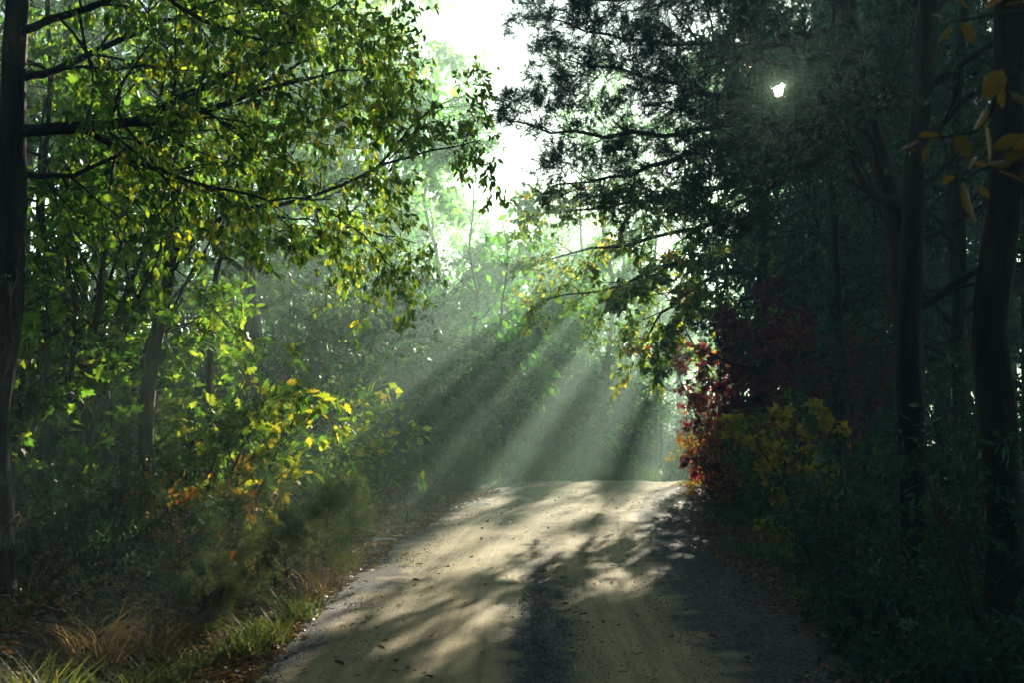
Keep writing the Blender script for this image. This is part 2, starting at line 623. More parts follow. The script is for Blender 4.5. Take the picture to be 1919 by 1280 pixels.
def ground_only(X, Y):
    s, _ = road_coord(X, Y)
    return ground_z(X, Y) - 0.12 * smooth(2.35, 1.9, s) * smooth(-2.12, -1.75, s)


ground = tag(grid("ground", xs, ys, ground_only, ground_mat()), None, None, None, "structure")


def road_mat():
    m, N, L = nt("packed_sand_and_gravel")
    uv = N.new("ShaderNodeAttribute")
    uv.attribute_name = "across"
    tc = N.new("ShaderNodeTexCoord")
    sep = N.new("ShaderNodeSeparateXYZ")
    L.new(uv.outputs["Vector"], sep.inputs[0])       # x = across (m), y = along (m)

    def noise(sc, det=4, src=None, rough=.5):
        n = N.new("ShaderNodeTexNoise")
        n.inputs["Scale"].default_value = sc
        n.inputs["Detail"].default_value = det
        n.inputs["Roughness"].default_value = rough
        L.new(src or tc.outputs["Object"], n.inputs["Vector"])
        return n

    mp = N.new("ShaderNodeMapping")
    mp.inputs["Scale"].default_value = (9.0, .25, 1)
    L.new(uv.outputs["Vector"], mp.inputs[0])
    streak = noise(1.0, 5, mp.outputs[0], .6)
    big = noise(.55, 4)
    fine = noise(30, 5, rough=.7)
    grit = N.new("ShaderNodeTexVoronoi")
    grit.inputs["Scale"].default_value = 55
    L.new(tc.outputs["Object"], grit.inputs["Vector"])

    def math_(op, a, b=None, c=None):
        n = N.new("ShaderNodeMath")
        n.operation = op
        for i, q in enumerate((a, b, c)):
            if q is None:
                continue
            if isinstance(q, (int, float)):
                n.inputs[i].default_value = q
            else:
                L.new(q, n.inputs[i])
        return n.outputs[0]

    def bell(x, c, w):
        d = math_('SUBTRACT', x, c)
        d = math_('DIVIDE', d, w)
        d = math_('MULTIPLY', d, d)
        d = math_('MULTIPLY', d, -1.0)
        return math_('POWER', 2.718, d)
    X = sep.outputs[0]
    Y = sep.outputs[1]
    absx = math_('ABSOLUTE', X)
    edge = N.new("ShaderNodeMapRange")
    edge.inputs[1].default_value = 1.0
    edge.inputs[2].default_value = 1.5
    L.new(math_('ADD', absx, math_('MULTIPLY', math_('SUBTRACT', big.outputs[0], .5), 1.1)), edge.inputs[0])
    wv = noise(.35, 2)
    Xw = math_('MULTIPLY_ADD', math_('SUBTRACT', wv.outputs[0], .5), .5, X)
    mid = math_('MULTIPLY', bell(Xw, .17, .24), 1.1)
    nearf = N.new("ShaderNodeMapRange")
    nearf.inputs[1].default_value = 17
    nearf.inputs[2].default_value = 9
    L.new(Y, nearf.inputs[0])
    mid = math_('MULTIPLY', mid, math_('MULTIPLY_ADD', nearf.outputs[0], .75, .25))
    rag = noise(3.5, 5)
    mid = math_('MULTIPLY', mid, math_('MULTIPLY_ADD', rag.outputs[0], 1.6, .2))
    g = math_('MAXIMUM', edge.outputs[0], mid)
    g = math_('MULTIPLY_ADD', math_('SUBTRACT', streak.outputs[0], .5), 1.5, g)
    mid_n = noise(2.2, 5)
    g = math_('MULTIPLY_ADD', math_('SUBTRACT', mid_n.outputs[0], .5), 1.2, g)
    g = math_('MULTIPLY_ADD', math_('SUBTRACT', fine.outputs[0], .5), .9, g)
    gm = N.new("ShaderNodeMapRange")
    gm.inputs[1].default_value = .25
    gm.inputs[2].default_value = .75
    L.new(g, gm.inputs[0])
    sand = ramp(N, [(.32, (.21, .145, .068)), (.48, (.37, .27, .125)), (.66, (.55, .42, .20))])
    L.new(math_('MULTIPLY_ADD', fine.outputs[0], .35, math_('MULTIPLY', streak.outputs[0], .65)), sand.inputs[0])
    grav = ramp(N, [(.15, (.035, .033, .036)), (.5, (.075, .07, .072)), (.85, (.20, .18, .16))])
    L.new(grit.outputs["Color"], grav.inputs[0])
    gr = ramp(N, [(.0, (.55, .52, .5)), (.25, (1, 1, 1)), (.8, (1, 1, 1)), (1, (1.35, 1.3, 1.25))])
    g2 = N.new("ShaderNodeTexVoronoi")
    g2.inputs["Scale"].default_value = 90
    L.new(tc.outputs["Object"], g2.inputs["Vector"])
    L.new(g2.outputs["Color"], gr.inputs[0])
    sm = N.new("ShaderNodeMix")
    sm.data_type = 'RGBA'
    sm.blend_type = 'MULTIPLY'
    sm.inputs[0].default_value = 1
    L.new(sand.outputs[0], sm.inputs[6])
    L.new(gr.outputs[0], sm.inputs[7])
    mx = N.new("ShaderNodeMix")
    mx.data_type = 'RGBA'
    L.new(gm.outputs[0], mx.inputs[0])
    L.new(sm.outputs[2], mx.inputs[6])
    L.new(grav.outputs[0], mx.inputs[7])
    b = N.new("ShaderNodeBump")
    b.inputs["Strength"].default_value = 1.0
    b.inputs["Distance"].default_value = .035
    hh = math_('MULTIPLY_ADD', math_('MULTIPLY', grit.outputs["Distance"], gm.outputs[0]), -1.2, math_('MULTIPLY', fine.outputs[0], .6))
    hh = math_('MULTIPLY_ADD', streak.outputs[0], .8, hh)
    L.new(hh, b.inputs["Height"])
    p = N.new("ShaderNodeBsdfPrincipled")
    p.inputs["Roughness"].default_value = .88
    p.inputs["Specular IOR Level"].default_value = .25
    L.new(mx.outputs[2], p.inputs["Base Color"])
    L.new(b.outputs[0], p.inputs["Normal"])
    o = N.new("ShaderNodeOutputMaterial")
    L.new(p.outputs[0], o.inputs[0])
    return m


def build_road():
    ii = np.arange(0, 400, 1)
    c, t = _cr[ii], _ct[ii]
    # resample denser along
    K = 1400
    f = np.linspace(0, len(c) - 1.001, K)
    i = f.astype(int)
    w = (f - i)[:, None]
    c = c[i] * (1 - w) + c[i + 1] * w
    t = norm(t[i] * (1 - w) + t[i + 1] * w)
    acr = np.linspace(-1.98, 2.25, 61)
    rgt = np.stack([t[:, 1], -t[:, 0]], -1)
    P = c[:, None, :] + rgt[:, None, :] * acr[None, :, None]
    X, Y = P[..., 0], P[..., 1]
    A = np.broadcast_to(acr, X.shape)
    dist = np.concatenate([[0], np.cumsum(np.linalg.norm(np.diff(c, axis=0), axis=1))]) - 30
    crown = 0.05 * (1 - np.clip(np.abs(A) / 2.0, 0, 1) ** 2)
    rut = -0.03 * np.exp(-((np.abs(A + .0) - .85) / .28) ** 2) - .015 * np.exp(-((A - .1) / .12) ** 2)
    rough = (fbm(X * 2, Y * .9, 21, 4) - .5) * .05 + (fbm(A * 7, dist[:, None] * .5 + 0 * A, 31, 2) - .5) * .02
    Z = base_z(Y) + crown + rut + rough + .012 - .10 * smooth(1.95, 2.25, A) - .10 * smooth(1.70, 1.98, -A)
    g = Geo()
    n0, n1 = X.shape
    a, b = np.meshgrid(np.arange(n0 - 1), np.arange(n1 - 1), indexing='ij')
    q = a * n1 + b
    g.add(np.stack([X, Y, Z], -1), [np.stack([q, q + 1, q + n1 + 1, q + n1], -1).reshape(-1, 4)])
    m = g.mesh("road", smooth=True)
    at = m.attributes.new("across", 'FLOAT_VECTOR', 'POINT')
    at.data.foreach_set("vector", np.stack([A, np.broadcast_to(dist[:, None], A.shape), 0 * A], -1).astype(np.float32).ravel())
    return tag(link("road", m, None, road_mat()), None, None, None, "structure")


road = build_road()


def stone_mat():
    m, N, L = nt("loose_stones")
    geo = N.new("ShaderNodeNewGeometry")
    r = ramp(N, [(0, (.05, .046, .042)), (.6, (.13, .115, .10)), (.9, (.24, .21, .17)), (1, (.42, .39, .35))])
    L.new(geo.outputs["Random Per Island"], r.inputs[0])
    p = N.new("ShaderNodeBsdfPrincipled")
    p.inputs["Roughness"].default_value = .75
    L.new(r.outputs[0], p.inputs["Base Color"])
    o = N.new("ShaderNodeOutputMaterial")
    L.new(p.outputs[0], o.inputs[0])
    return m


M_['stone'] = stone_mat()


def on_road_frame(s, d):
    """world x,y for across s, y-ish distance d along (index by y of the centreline)"""
    yy = _cr[:, 1]
    i = np.clip(np.searchsorted(yy[:300], d), 1, 299)
    c, t = _cr[i], _ct[i]
    w = (d - _cr[i - 1, 1]) / np.maximum(_cr[i, 1] - _cr[i - 1, 1], 1e-6)
    c = _cr[i - 1] + (_cr[i] - _cr[i - 1]) * w[:, None]
    return c[:, 0] + s * t[:, 1], c[:, 1] - s * t[:, 0]


def gravel():
    rg = np.random.default_rng(3)
    g = Geo()
    N = 84000
    d = 5.5 + 27 * rg.random(N) ** 1.7
    kind = rg.random(N)
    s = np.where(kind < .30, -1.5 + rg.normal(0, .25, N), np.where(kind < .60, 1.68 + rg.normal(0, .34, N), np.where(kind < .78, .17 + rg.normal(0, .17, N), rg.uniform(-1.9, 1.9, N))))
    s = np.where((kind >= .6) & (kind < .78) & (d > 13), np.where(rg.random(N) < .5, -1, 1) * rg.uniform(1.5, 2.2, N), s)
    x, y = on_road_frame(s, d)
    z = np.where(np.abs(s) > 2.0, ground_z(x, y), base_z(y) + .05 * (1 - np.clip(np.abs(s) / 2, 0, 1) ** 2) + .008)
    size = (.003 + .006 * rg.random(N) ** 3) * np.where(kind > .78, .55, 1) * (1 + 1.0 * (rg.random(N) < .01))
    oct_ = np.array([(1, 0, 0), (.2, 1, 0), (-1, .1, 0), (-.1, -1, 0), (0, .1, .8), (0, 0, -.6)], float)
    a = rg.random(N) * 6.28
    ca, sa = np.cos(a), np.sin(a)
    T = oct_[None] * (0.7 + .6 * rg.random((N, 6, 1)))
    v = np.stack([T[..., 0] * ca[:, None] - T[..., 1] * sa[:, None], T[..., 0] * sa[:, None] + T[..., 1] * ca[:, None], T[..., 2]], -1) * size[:, None, None]
    v += np.stack([x, y, z], -1)[:, None, :]
    F = np.array([(0, 1, 4), (1, 2, 4), (2, 3, 4), (3, 0, 4), (1, 0, 5), (2, 1, 5), (3, 2, 5), (0, 3, 5)])
    f = ((np.arange(N) * 6)[:, None, None] + F[None]).reshape(-1, 3)
    g.add(v, [f])
    return tag(link("gravel", g.mesh("gravel"), None, M_['stone']), "loose dark gravel along the edges and middle of the sandy road", "gravel", None, "stuff")


gravel()


def scatter_leaves(name, xy, size, mat, label, cat, shape="oval", lift=.02, tilt=.25, seed=1):
    rg = np.random.default_rng(seed)
    x, y = xy
    z = ground_z(x, y) + lift * rg.random(len(x)) + .008
    a = rg.random(len(x)) * 6.28
    A = np.stack([np.cos(a), np.sin(a), rg.normal(0, tilt, len(x))], -1)
    g = Geo()
    leaves(g, np.stack([x, y, z], -1), A, size, shape, rg, .75)
    return tag(link(name, g.mesh(name), None, mat), label, cat, None, "stuff")


def band(rg, N, s0, s1, y0, y1, pw=1.5):
    d = y0 + (y1 - y0) * rg.random(N) ** pw
    s = s0 + (s1 - s0) * rg.random(N)
    return on_road_frame(s, d)


rg = np.random.default_rng(12)
a = band(rg, 46000, -2.9, -1.35, 5, 26)
ka = rg.random(46000) < smooth(-1.35, -1.75, road_coord(*a)[0]) * (.35 + .9 * (fbm(a[0] * 2, a[1] * 1.2, 8, 2) > .48))
a = (a[0][ka], a[1][ka])
b = band(rg, 14000, 1.55, 3.6, 5, 30)
kb = rg.random(14000) < smooth(1.5, 2.3, road_coord(*b)[0]) * (.35 + .9 * (fbm(b[0] * 2, b[1] * 1.2, 8, 2) > .48))
b = (b[0][kb], b[1][kb])
a2 = band(rg, 14000, -2.35, -1.5, 6, 22)
c = band(rg, 30000, -9, -2.5, 5, 34)
dd = band(rg, 9000, 3.0, 7, 4.5, 24)
e = band(rg, 600, -1.8, 1.9, 6, 26)
scatter_leaves("fallen_leaves", (np.concatenate([a[0], a2[0], b[0], c[0], dd[0], e[0]]), np.concatenate([a[1], a2[1], b[1], c[1], dd[1], e[1]])), .06, M_['fallen'], "brown and orange fallen leaves littering both road edges and the bank", "leaf litter")


def blades(g, x, y, z, h, width, lean, rg, dirx=0., diry=0.):
    N = len(x)
    a = rg.random(N) * 6.28
    d = np.stack([np.cos(a) * lean + dirx, np.sin(a) * lean + diry, np.ones(N)], -1)
    d = norm(d)
    b = np.stack([-np.sin(a + .6), np.cos(a + .6), np.zeros(N)], -1) * (np.broadcast_to(width, (N,)) * .5)[:, None]
    hh = (h * (.5 + .7 * rg.random(N)))[:, None]
    P0 = np.stack([x, y, z], -1)
    out = np.stack([np.cos(a), np.sin(a), np.zeros(N)], -1) * lean
    P1 = P0 + d * hh * .5
    P2 = P1 + norm(d + out * .7 - np.array([0, 0, .15])) * hh * .3
    P3 = P2 + norm(d + out * 1.8 - np.array([0, 0, .8])) * hh * .25
    v = np.stack([P0 - b, P0 + b, P1 + b * .9, P1 - b * .9, P2 + b * .6, P2 - b * .6, P3], 1)
    o = (np.arange(N) * 7)[:, None]
    g.add(v, [np.array([[0, 1, 2, 3]]) + o, np.array([[3, 2, 4, 5]]) + o, np.array([[5, 4, 6]]) + o])


def grass_field():
    rg = np.random.default_rng(5)
    g = Geo()
    parts = [band(rg, 26000, -7, -2.7, 13, 34, 1.2), band(rg, 26000, 2.3, 4.9, 12, 32, 1.2), band(rg, 7000, -4.8, -2.7, 6, 13, 1), band(rg, 7000, 2.5, 4.8, 6, 14, 1)]
    fx, fy = rg.uniform(-8, 12, 60000), rg.uniform(27, 56, 60000)
    fs, _ = road_coord(fx, fy)
    fk = (fs < -2.1) | ((fs > 2.6) & (fy < 48))
    x = np.concatenate([p[0] for p in parts] + [fx[fk]])
    y = np.concatenate([p[1] for p in parts] + [fy[fk]])
    k = fbm(x / .9, y / .9, 55, 2) > (.42 + .12 * (y < 13) - .1 * (y > 27))
    x, y = x[k], y[k]
    s, _ = road_coord(x, y)
    hh = .10 + .22 * smooth(2.3, 3.3, np.abs(s)) + .2 * smooth(27, 34, y)
    blades(g, x, y, ground_z(x, y) - .01, hh, .007 + .0003 * y, .45, rg)
    return tag(link("grass", g.mesh("grass"), None, M_['grass']), "long green roadside grass growing on both banks", "grass", None, "stuff")


grass_field()


def ground_cover():
    rg = np.random.default_rng(6)
    parts = [band(rg, 42000, 3.0, 11, 5, 33, 1.4), band(rg, 26000, -11, -2.9, 5, 34, 1.3)]
    x = np.concatenate([p[0] for p in parts])
    y = np.concatenate([p[1] for p in parts])
    k = fbm(x / .8, y / .8, 77, 3) > .42
    x, y = x[k], y[k]
    s, _ = road_coord(x, y)
    up = .04 + .30 * rg.random(len(x)) * smooth(2.4, 3.6, np.abs(s)) * fbm(x, y, 9, 2) * 1.6
    z = ground_z(x, y) + up
    a = rg.random(len(x)) * 6.28
    A = np.stack([np.cos(a), np.sin(a), rg.normal(0, .4, len(x))], -1)
    g = Geo()
    P_ = np.stack([x, y, z], -1)
    h = rg.random(len(x))
    leaves(g, P_[h < .35], A[h < .35], .035, "oval", rg, .5)
    leaves(g, P_[(h >= .35) & (h < .7)], A[(h >= .35) & (h < .7)], .06, "oval", rg, .5)
    leaves(g, P_[(h >= .7) & (h < .85)], A[(h >= .7) & (h < .85)], .10, "lance", rg, .5)
    leaves(g, P_[h >= .85], A[h >= .85], .085, "maple", rg, .6)
    return tag(link("undergrowth", g.mesh("undergrowth"), None, M_['cover']), "low glossy dark green plants covering the shaded forest floor", "ground cover", None, "stuff")


ground_cover()

# ------------------------------------------------------------------ plants


def finish(root, origin, wood, lv, mat_leaf, mat_bark, wood_name="trunk", crown_name="crown"):
    link(wood_name, wood.mesh(wood_name, origin, smooth=True), root, mat_bark)
    if lv.n:
        link(crown_name, lv.mesh(crown_name, origin), root, mat_leaf)
    return root


def rootpt(x, y):
    return np.array([x, y, gz(x, y)])


def tree(name, label, group, x, y, H, base, spread, seed, leafmat, bark='bark', r0=None, nl=11, n1=6, n2=5, nleaf=12, size=.11, shape="quad", lean=(0, 0),
         droop=.4, mask=True, cat="tree", limb_up=.05, ang=1.1, frac=.06):
    rg = np.random.default_rng(seed)
    p0 = rootpt(x, y)
    r0 = r0 or H * .0095
    k = np.linspace(0, 1, 7)
    tr = p0 + np.stack([lean[0] * k + rg.normal(0, .018 * H, 7) * k, lean[1] * k + rg.normal(0, .018 * H, 7) * k, H * k - .25 * (k == 0)], -1)
    T = resample(tr, 16)[None]
    TR = (r0 * (1.25 * np.exp(-np.linspace(0, 1, 16) * 14) * .5 + 1.0 - .88 * np.linspace(0, 1, 16)))[None]
    wood = Geo()
    tubes(wood, T, TR, 9)
    L1, R1 = children(rg, T, TR, nl, spread, ang, tmin=base, up=limb_up, wob=.16, K=7, rfac=.5, taper=.62)
    tubes(wood, L1, R1, 6)
    L2, R2 = children(rg, L1, R1, n1, spread * .42, .85, tmin=.2, up=.03, wob=.2, K=5)
    tubes(wood, L2, R2, 4)
    L3, R3 = children(rg, L2, R2, n2, spread * .19, .8, tmin=.2, up=-.03, wob=.25, K=4)
    if mask:
        k3 = keep_mask(L3[:, -1], rg)
        L3, R3 = L3[k3], R3[k3]
    tubes(wood, L3, R3, 3)
    C, A = leaf_sites(rg, np.concatenate([L3]), nleaf, spread=size * .5, droop=droop)
    if mask:
        kk = keep_mask(C, rg, 0., frac)
        C, A = C[kk], A[kk]
    cs = max(.45, spread * .26)
    cl = fbm((C[:, 0] + .6 * C[:, 2]) / cs + 40, (C[:, 1] * .8 - C[:, 2] * .9) / cs + 40, seed, 2)
    kk = cl + .10 * rg.normal(0, 1, len(C)) > (.38 if leafmat == 'dark' else .47)
    C, A = C[kk], A[kk]
    lv = Geo()
    leaves(lv, C, A, size, shape, rg, .6)
    root = empty(name, p0, label, cat, group)
    return finish(root, p0, wood, lv, M_[leafmat], M_[bark])


def pine(name, label, group, x, y, H, base, spread, seed, lean=(0, 0), nl=26, n1=7, n2=4, tuft=14, nlen=.13, nwid=.006, mask=True, r0=None):
    rg = np.random.default_rng(seed)
    p0 = rootpt(x, y)
    r0 = r0 or H * .012
    k = np.linspace(0, 1, 7)
    tr = p0 + np.stack([lean[0] * k + rg.normal(0, .01 * H, 7) * k, lean[1] * k + rg.normal(0, .01 * H, 7) * k, H * k - .25 * (k == 0)], -1)
    T = resample(tr, 16)[None]
    TR = (r0 * (1.0 - .9 * np.linspace(0, 1, 16)))[None]
    wood, lv = Geo(), Geo()
    tubes(wood, T, TR, 9)
    L1, R1 = children(rg, T, TR, nl, spread, 1.45, tmin=base, up=.03, wob=.1, K=7, rfac=.3, taper=.7)
    tubes(wood, L1, R1, 5)
    L2, R2 = children(rg, L1, R1, n1, spread * .3, .8, tmin=.25, up=.06, wob=.15, K=4, flat=.6)
    L3, R3 = children(rg, L2, R2, n2, spread * .12, .7, tmin=.3, up=.08, wob=.15, K=3)
    tubes(wood, L2, R2, 3)
    tubes(wood, L3, R3, 3)
    E = np.concatenate([L3, L2[:, -3:]])
    C, A = E[:, -1], E[:, -1] - E[:, -2]
    if mask:
        kk = keep_mask(C, rg)
        C, A = C[kk], A[kk]
    needles(lv, C, A, tuft, nlen, nwid, rg)
    root = empty(name, p0, label, "pine tree", group)
    return finish(root, p0, wood, lv, M_['pine'], M_['bark_pine'])


def shrub(name, label, group, x, y, H, spread, seed, leafmat, nst=7, n1=6, n2=4, nleaf=9, size=.08, shape="oval", droop=.1, lean=0., up=.08, cat="shrub", bark='bark', mask=False,
          nwood=True):
    rg = np.random.default_rng(seed)
    p0 = rootpt(x, y)
    az = rg.random(nst) * 6.28
    K = 7
    d = norm(np.stack([np.cos(az) * spread / H, np.sin(az) * spread / H, np.ones(nst)], -1) * np.array([1, 1, 1]) + np.array([lean, 0, 0]))
    P = np.empty((nst, K, 3))
    P[:, 0] = p0 + np.stack([np.cos(az) * .05, np.sin(az) * .05, np.full(nst, -.05)], -1)
    for k in range(1, K):
        d = norm(d + rg.normal(0, .13, (nst, 3)) + np.array([lean * .1, 0, up]))
        P[:, k] = P[:, k - 1] + d * (H / (K - 1) * (.75 + .35 * rg.random((nst, 1))))
    Rr = np.linspace(1, .2, K)[None] * (H * .010 * (.7 + .6 * rg.random((nst, 1))))
    wood, lv = Geo(), Geo()
    tubes(wood, P, Rr, 5)
    L1, R1 = children(rg, P, Rr, n1, spread * .75, .95, tmin=.06, up=.04, K=5, taper=.4)
    tubes(wood, L1, R1, 4)
    L2, R2 = children(rg, L1, R1, n2, spread * .33, .85, tmin=.2, up=.02, K=4)
    tubes(wood, L2, R2, 3)
    C, A = leaf_sites(rg, np.concatenate([L2]), nleaf, size * .3, droop)
    if mask:
        kk = keep_mask(C, rg)
        C, A = C[kk], A[kk]
    if p0[1] > 18 and leafmat in ('slope', 'dark'):
        cl = fbm((C[:, 0] + .6 * C[:, 2]) / .55 + 40, (C[:, 1] * .8 - C[:, 2]) / .55 + 40, seed, 2) + .08 * rg.normal(0, 1, len(C))
        C, A = C[cl > .45], A[cl > .45]
    leaves(lv, C, A, size, shape, rg, .6)
    root = empty(name, p0, label, cat, group)
    return finish(root, p0, wood, lv, M_[leafmat], M_[bark], "stem", "foliage")


def xy_px(px, d):
    w = W(px, 760, d)
    return float(w[0]), float(w[1])


def add_branch(root, origin, poly, r0, r1, seed, leafmat, n1=9, n2=5, n3=0, l1=.9, l2=.35, nleaf=10, size=.1, shape="oval", droop=.5, flat=.5, kind="leaf", bark='bark_dark', tuft=16,
               nlen=.12, nwid=.005, up=-.02, K=14, tmin=.15, masked=False):
    """a hand placed limb of a near tree, its twigs and its leaves"""
    rg = np.random.default_rng(seed)
    P = resample(poly, K)[None]
    P[0, 1:-1] += rg.normal(0, .015 * np.linalg.norm(P[0, -1] - P[0, 0]) / 3, (K - 2, 3))
    Rr = np.linspace(r0, r1, K)[None]
    wood, lv = Geo(), Geo()
    tubes(wood, P, Rr, 7)
    L1, R1 = children(rg, P, Rr, n1, l1, .95, tmin=tmin, up=up, wob=.18, K=6, flat=flat, taper=.45, rfac=.45)
    tubes(wood, L1, R1, 4)
    L2, R2 = children(rg, L1, R1, n2, l2, .85, tmin=.15, up=up, wob=.22, K=4, flat=.3)
    tubes(wood, L2, R2, 3)
    if kind == "leaf":
        C, A = leaf_sites(rg, L2, nleaf, .015, droop)
        C2, A2 = leaf_sites(rg, L1, nleaf, .015, droop, tmin=.5)
        C, A = np.concatenate([C, C2]), np.concatenate([A, A2])
        g = keep_mask(C, rg, .06, .38) if masked else glint_ok(C)
        leaves(lv, C[g], A[g], size, shape, rg, .35)
    else:
        L3, R3 = children(rg, L2, R2, max(n3, 1), l2 * .5, .7, tmin=.3, up=.05, wob=.15, K=3)
        tubes(wood, L3, R3, 3)
        E = np.concatenate([L3, L2[:, -3:], L1[:, -3:]])
        C, A = E[:, -1], E[:, -1] - E[:, -2]
        g = glint_ok(C)
        needles(lv, C[g], A[g], tuft, nlen, nwid, rg)
    b = link("branch", wood.mesh("branch", origin, smooth=True), root, M_[bark])
    link("foliage", lv.mesh("foliage", origin), b, M_[leafmat])
    return b


def glint_ok(P):
    u, v = P @ U - CAM @ U, P @ V - CAM @ V
    return (u ** 2 + v ** 2) > (.014 + .0058 * P[:, 1]) ** 2


def trunk_part(root, origin, poly, r0, r1, mat, K=90, sides=20, flare=True):
    P = resample(poly, K)
    Rr = np.linspace(r0, r1, K)
    hgt = P[:, 2] - P[0, 2]
    if flare:
        Rr = Rr * (1 + .55 * np.exp(-hgt / .25))
    sd = int(abs(origin[0]) * 100) % 97
    P = P + np.stack([fbm(hgt * .9, hgt * 0 + 3, sd, 2) - .5, fbm(hgt * .9, hgt * 0 + 9, sd, 2) - .5, hgt * 0], -1) * r0 * 1.1
    T = norm(np.gradient(P, axis=0))
    b1 = norm(np.cross(T, np.array([0, 1.0, 0])))
    b2 = np.cross(T, b1)
    a = np.arange(sides) * 2 * math.pi / sides
    aa, hh = np.meshgrid(a, hgt)
    ridge = fbm(np.cos(aa) * 3 + 5 + hh * .25, np.sin(aa) * 3 + 5 + hh * 1.6, sd + 5, 3) - .5
    rad = Rr[:, None] * (1 + .34 * ridge)
    V_ = P[:, None] + rad[..., None] * (np.cos(a)[None, :, None] * b1[:, None] + np.sin(a)[None, :, None] * b2[:, None])
    g = Geo()
    k, q = np.meshgrid(np.arange(K - 1), np.arange(sides), indexing='ij')
    q2 = (q + 1) % sides
    g.add(V_, [np.stack([k * sides + q, k * sides + q2, (k + 1) * sides + q2, (k + 1) * sides + q], -1).reshape(-1, 4)])
    return link("trunk", g.mesh("trunk", origin, smooth=True), root, M_[mat])


def px_poly(pts):
    return [W(*p) for p in pts]


# --- near left: dark trunk at the edge of the frame with long limbs over the bank
bx, by = xy_px(5, 8.0)
o = np.array([bx, by, gz(bx, by)])
t0 = empty("tree", o, "dark near tree trunk filling the left edge of the picture with long thin leafy limbs", "tree")
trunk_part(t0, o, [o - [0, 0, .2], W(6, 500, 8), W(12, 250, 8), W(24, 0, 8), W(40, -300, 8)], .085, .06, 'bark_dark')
for i, (pl, kw) in enumerate([
    ([(20, 245, 8), (180, 240, 8), (300, 200, 8.2), (440, 130, 8.4), (560, 60, 8.6), (640, 0, 8.8)], dict(r0=.038, n1=15)),
    ([(22, 248, 8), (200, 232, 7.9), (340, 228, 7.8), (430, 190, 7.8), (560, 150, 7.7), (680, 130, 7.6)], dict(r0=.03, n1=14)),
    ([(150, 236, 8), (260, 300, 8.1), (380, 345, 8.2), (500, 370, 8.4), (620, 372, 8.6)], dict(r0=.018, n1=10)),
    ([(30, 150, 8), (120, 120, 8.3), (250, 60, 8.6), (360, 20, 8.8), (480, -30, 9)], dict(r0=.03, n1=12)),
    ([(30, 60, 8), (140, 20, 7.8), (280, -10, 7.7), (420, 60, 7.6), (560, 80, 7.5)], dict(r0=.026, n1=12)),
    ([(25, 330, 8), (110, 330, 8.2), (220, 290, 8.3), (330, 250, 8.6), (450, 240, 8.9)], dict(r0=.02, n1=10)),
    ([(30, -60, 8), (250, -60, 8.5), (440, 0, 9), (580, 20, 9.5), (690, 50, 10)], dict(r0=.03, n1=14)),
]):
    add_branch(t0, o, px_poly(pl), kw['r0'], .004, 100 + i, 'canopy', n1=kw['n1'] + 3, n2=6, nleaf=9, l1=.8, l2=.3, size=.055, droop=1.2, shape="oval")

# --- slim leaning tree on the left bank
bx, by = xy_px(275, 11.5)
o = np.array([bx, by, gz(bx, by)])
t1 = empty("tree", o, "slim leaning tree on the left bank with a long leafy branch reaching over the road", "tree")
trunk_part(t1, o, [o - [0, 0, .2], W(285, 700, 11.5), W(305, 560, 11.5), W(325, 400, 11.5), W(340, 240, 11.6), W(352, 60, 11.8), W(350, -200, 12)], .062, .03, 'bark')
for i, (pl, kw) in enumerate([
    ([(322, 470, 11.5), (370, 440, 11.4), (440, 400, 11.3), (560, 375, 11.3), (700, 318, 11.3), (800, 285, 11.4), (900, 262, 11.5)], dict(r0=.028, n1=20)),
    ([(545, 378, 11.3), (620, 400, 11.3), (690, 450, 11.4), (740, 500, 11.5)], dict(r0=.012, n1=8)),
    ([(430, 405, 11.3), (560, 410, 11.8), (680, 430, 12), (780, 455, 12.2)], dict(r0=.012, n1=9)),
    ([(330, 330, 11.5), (430, 300, 11.8), (560, 240, 12), (640, 200, 12.2), (710, 165, 12.5)], dict(r0=.024, n1=15)),
    ([(340, 240, 11.6), (450, 180, 11.4), (550, 125, 11), (640, 90, 11), (720, 60, 11)], dict(r0=.022, n1=14)),
    ([(335, 300, 11.5), (250, 260, 11.6), (160, 250, 12), (80, 240, 12.5)], dict(r0=.02, n1=10)),
    ([(348, 120, 11.8), (420, 60, 12), (520, 0, 12), (620, -40, 12)], dict(r0=.02, n1=12)),
    ([(340, 250, 11.6), (280, 160, 11.8), (200, 100, 12), (120, 60, 12.4)], dict(r0=.02, n1=10)),
    ([(315, 520, 11.5), (345, 480, 11.3), (380, 440, 11.2), (400, 400, 11)], dict(r0=.014, n1=4)),
    ([(700, 318, 11.3), (760, 250, 11.5), (800, 210, 11.8), (840, 190, 12)], dict(r0=.012, n1=9)),
]):
    add_branch(t1, o, px_poly(pl), kw['r0'], .004, 140 + i, 'canopy', n1=kw['n1'] + 3, n2=6, nleaf=9, l1=.9, l2=.34, size=.058, droop=1.3, shape="oval")

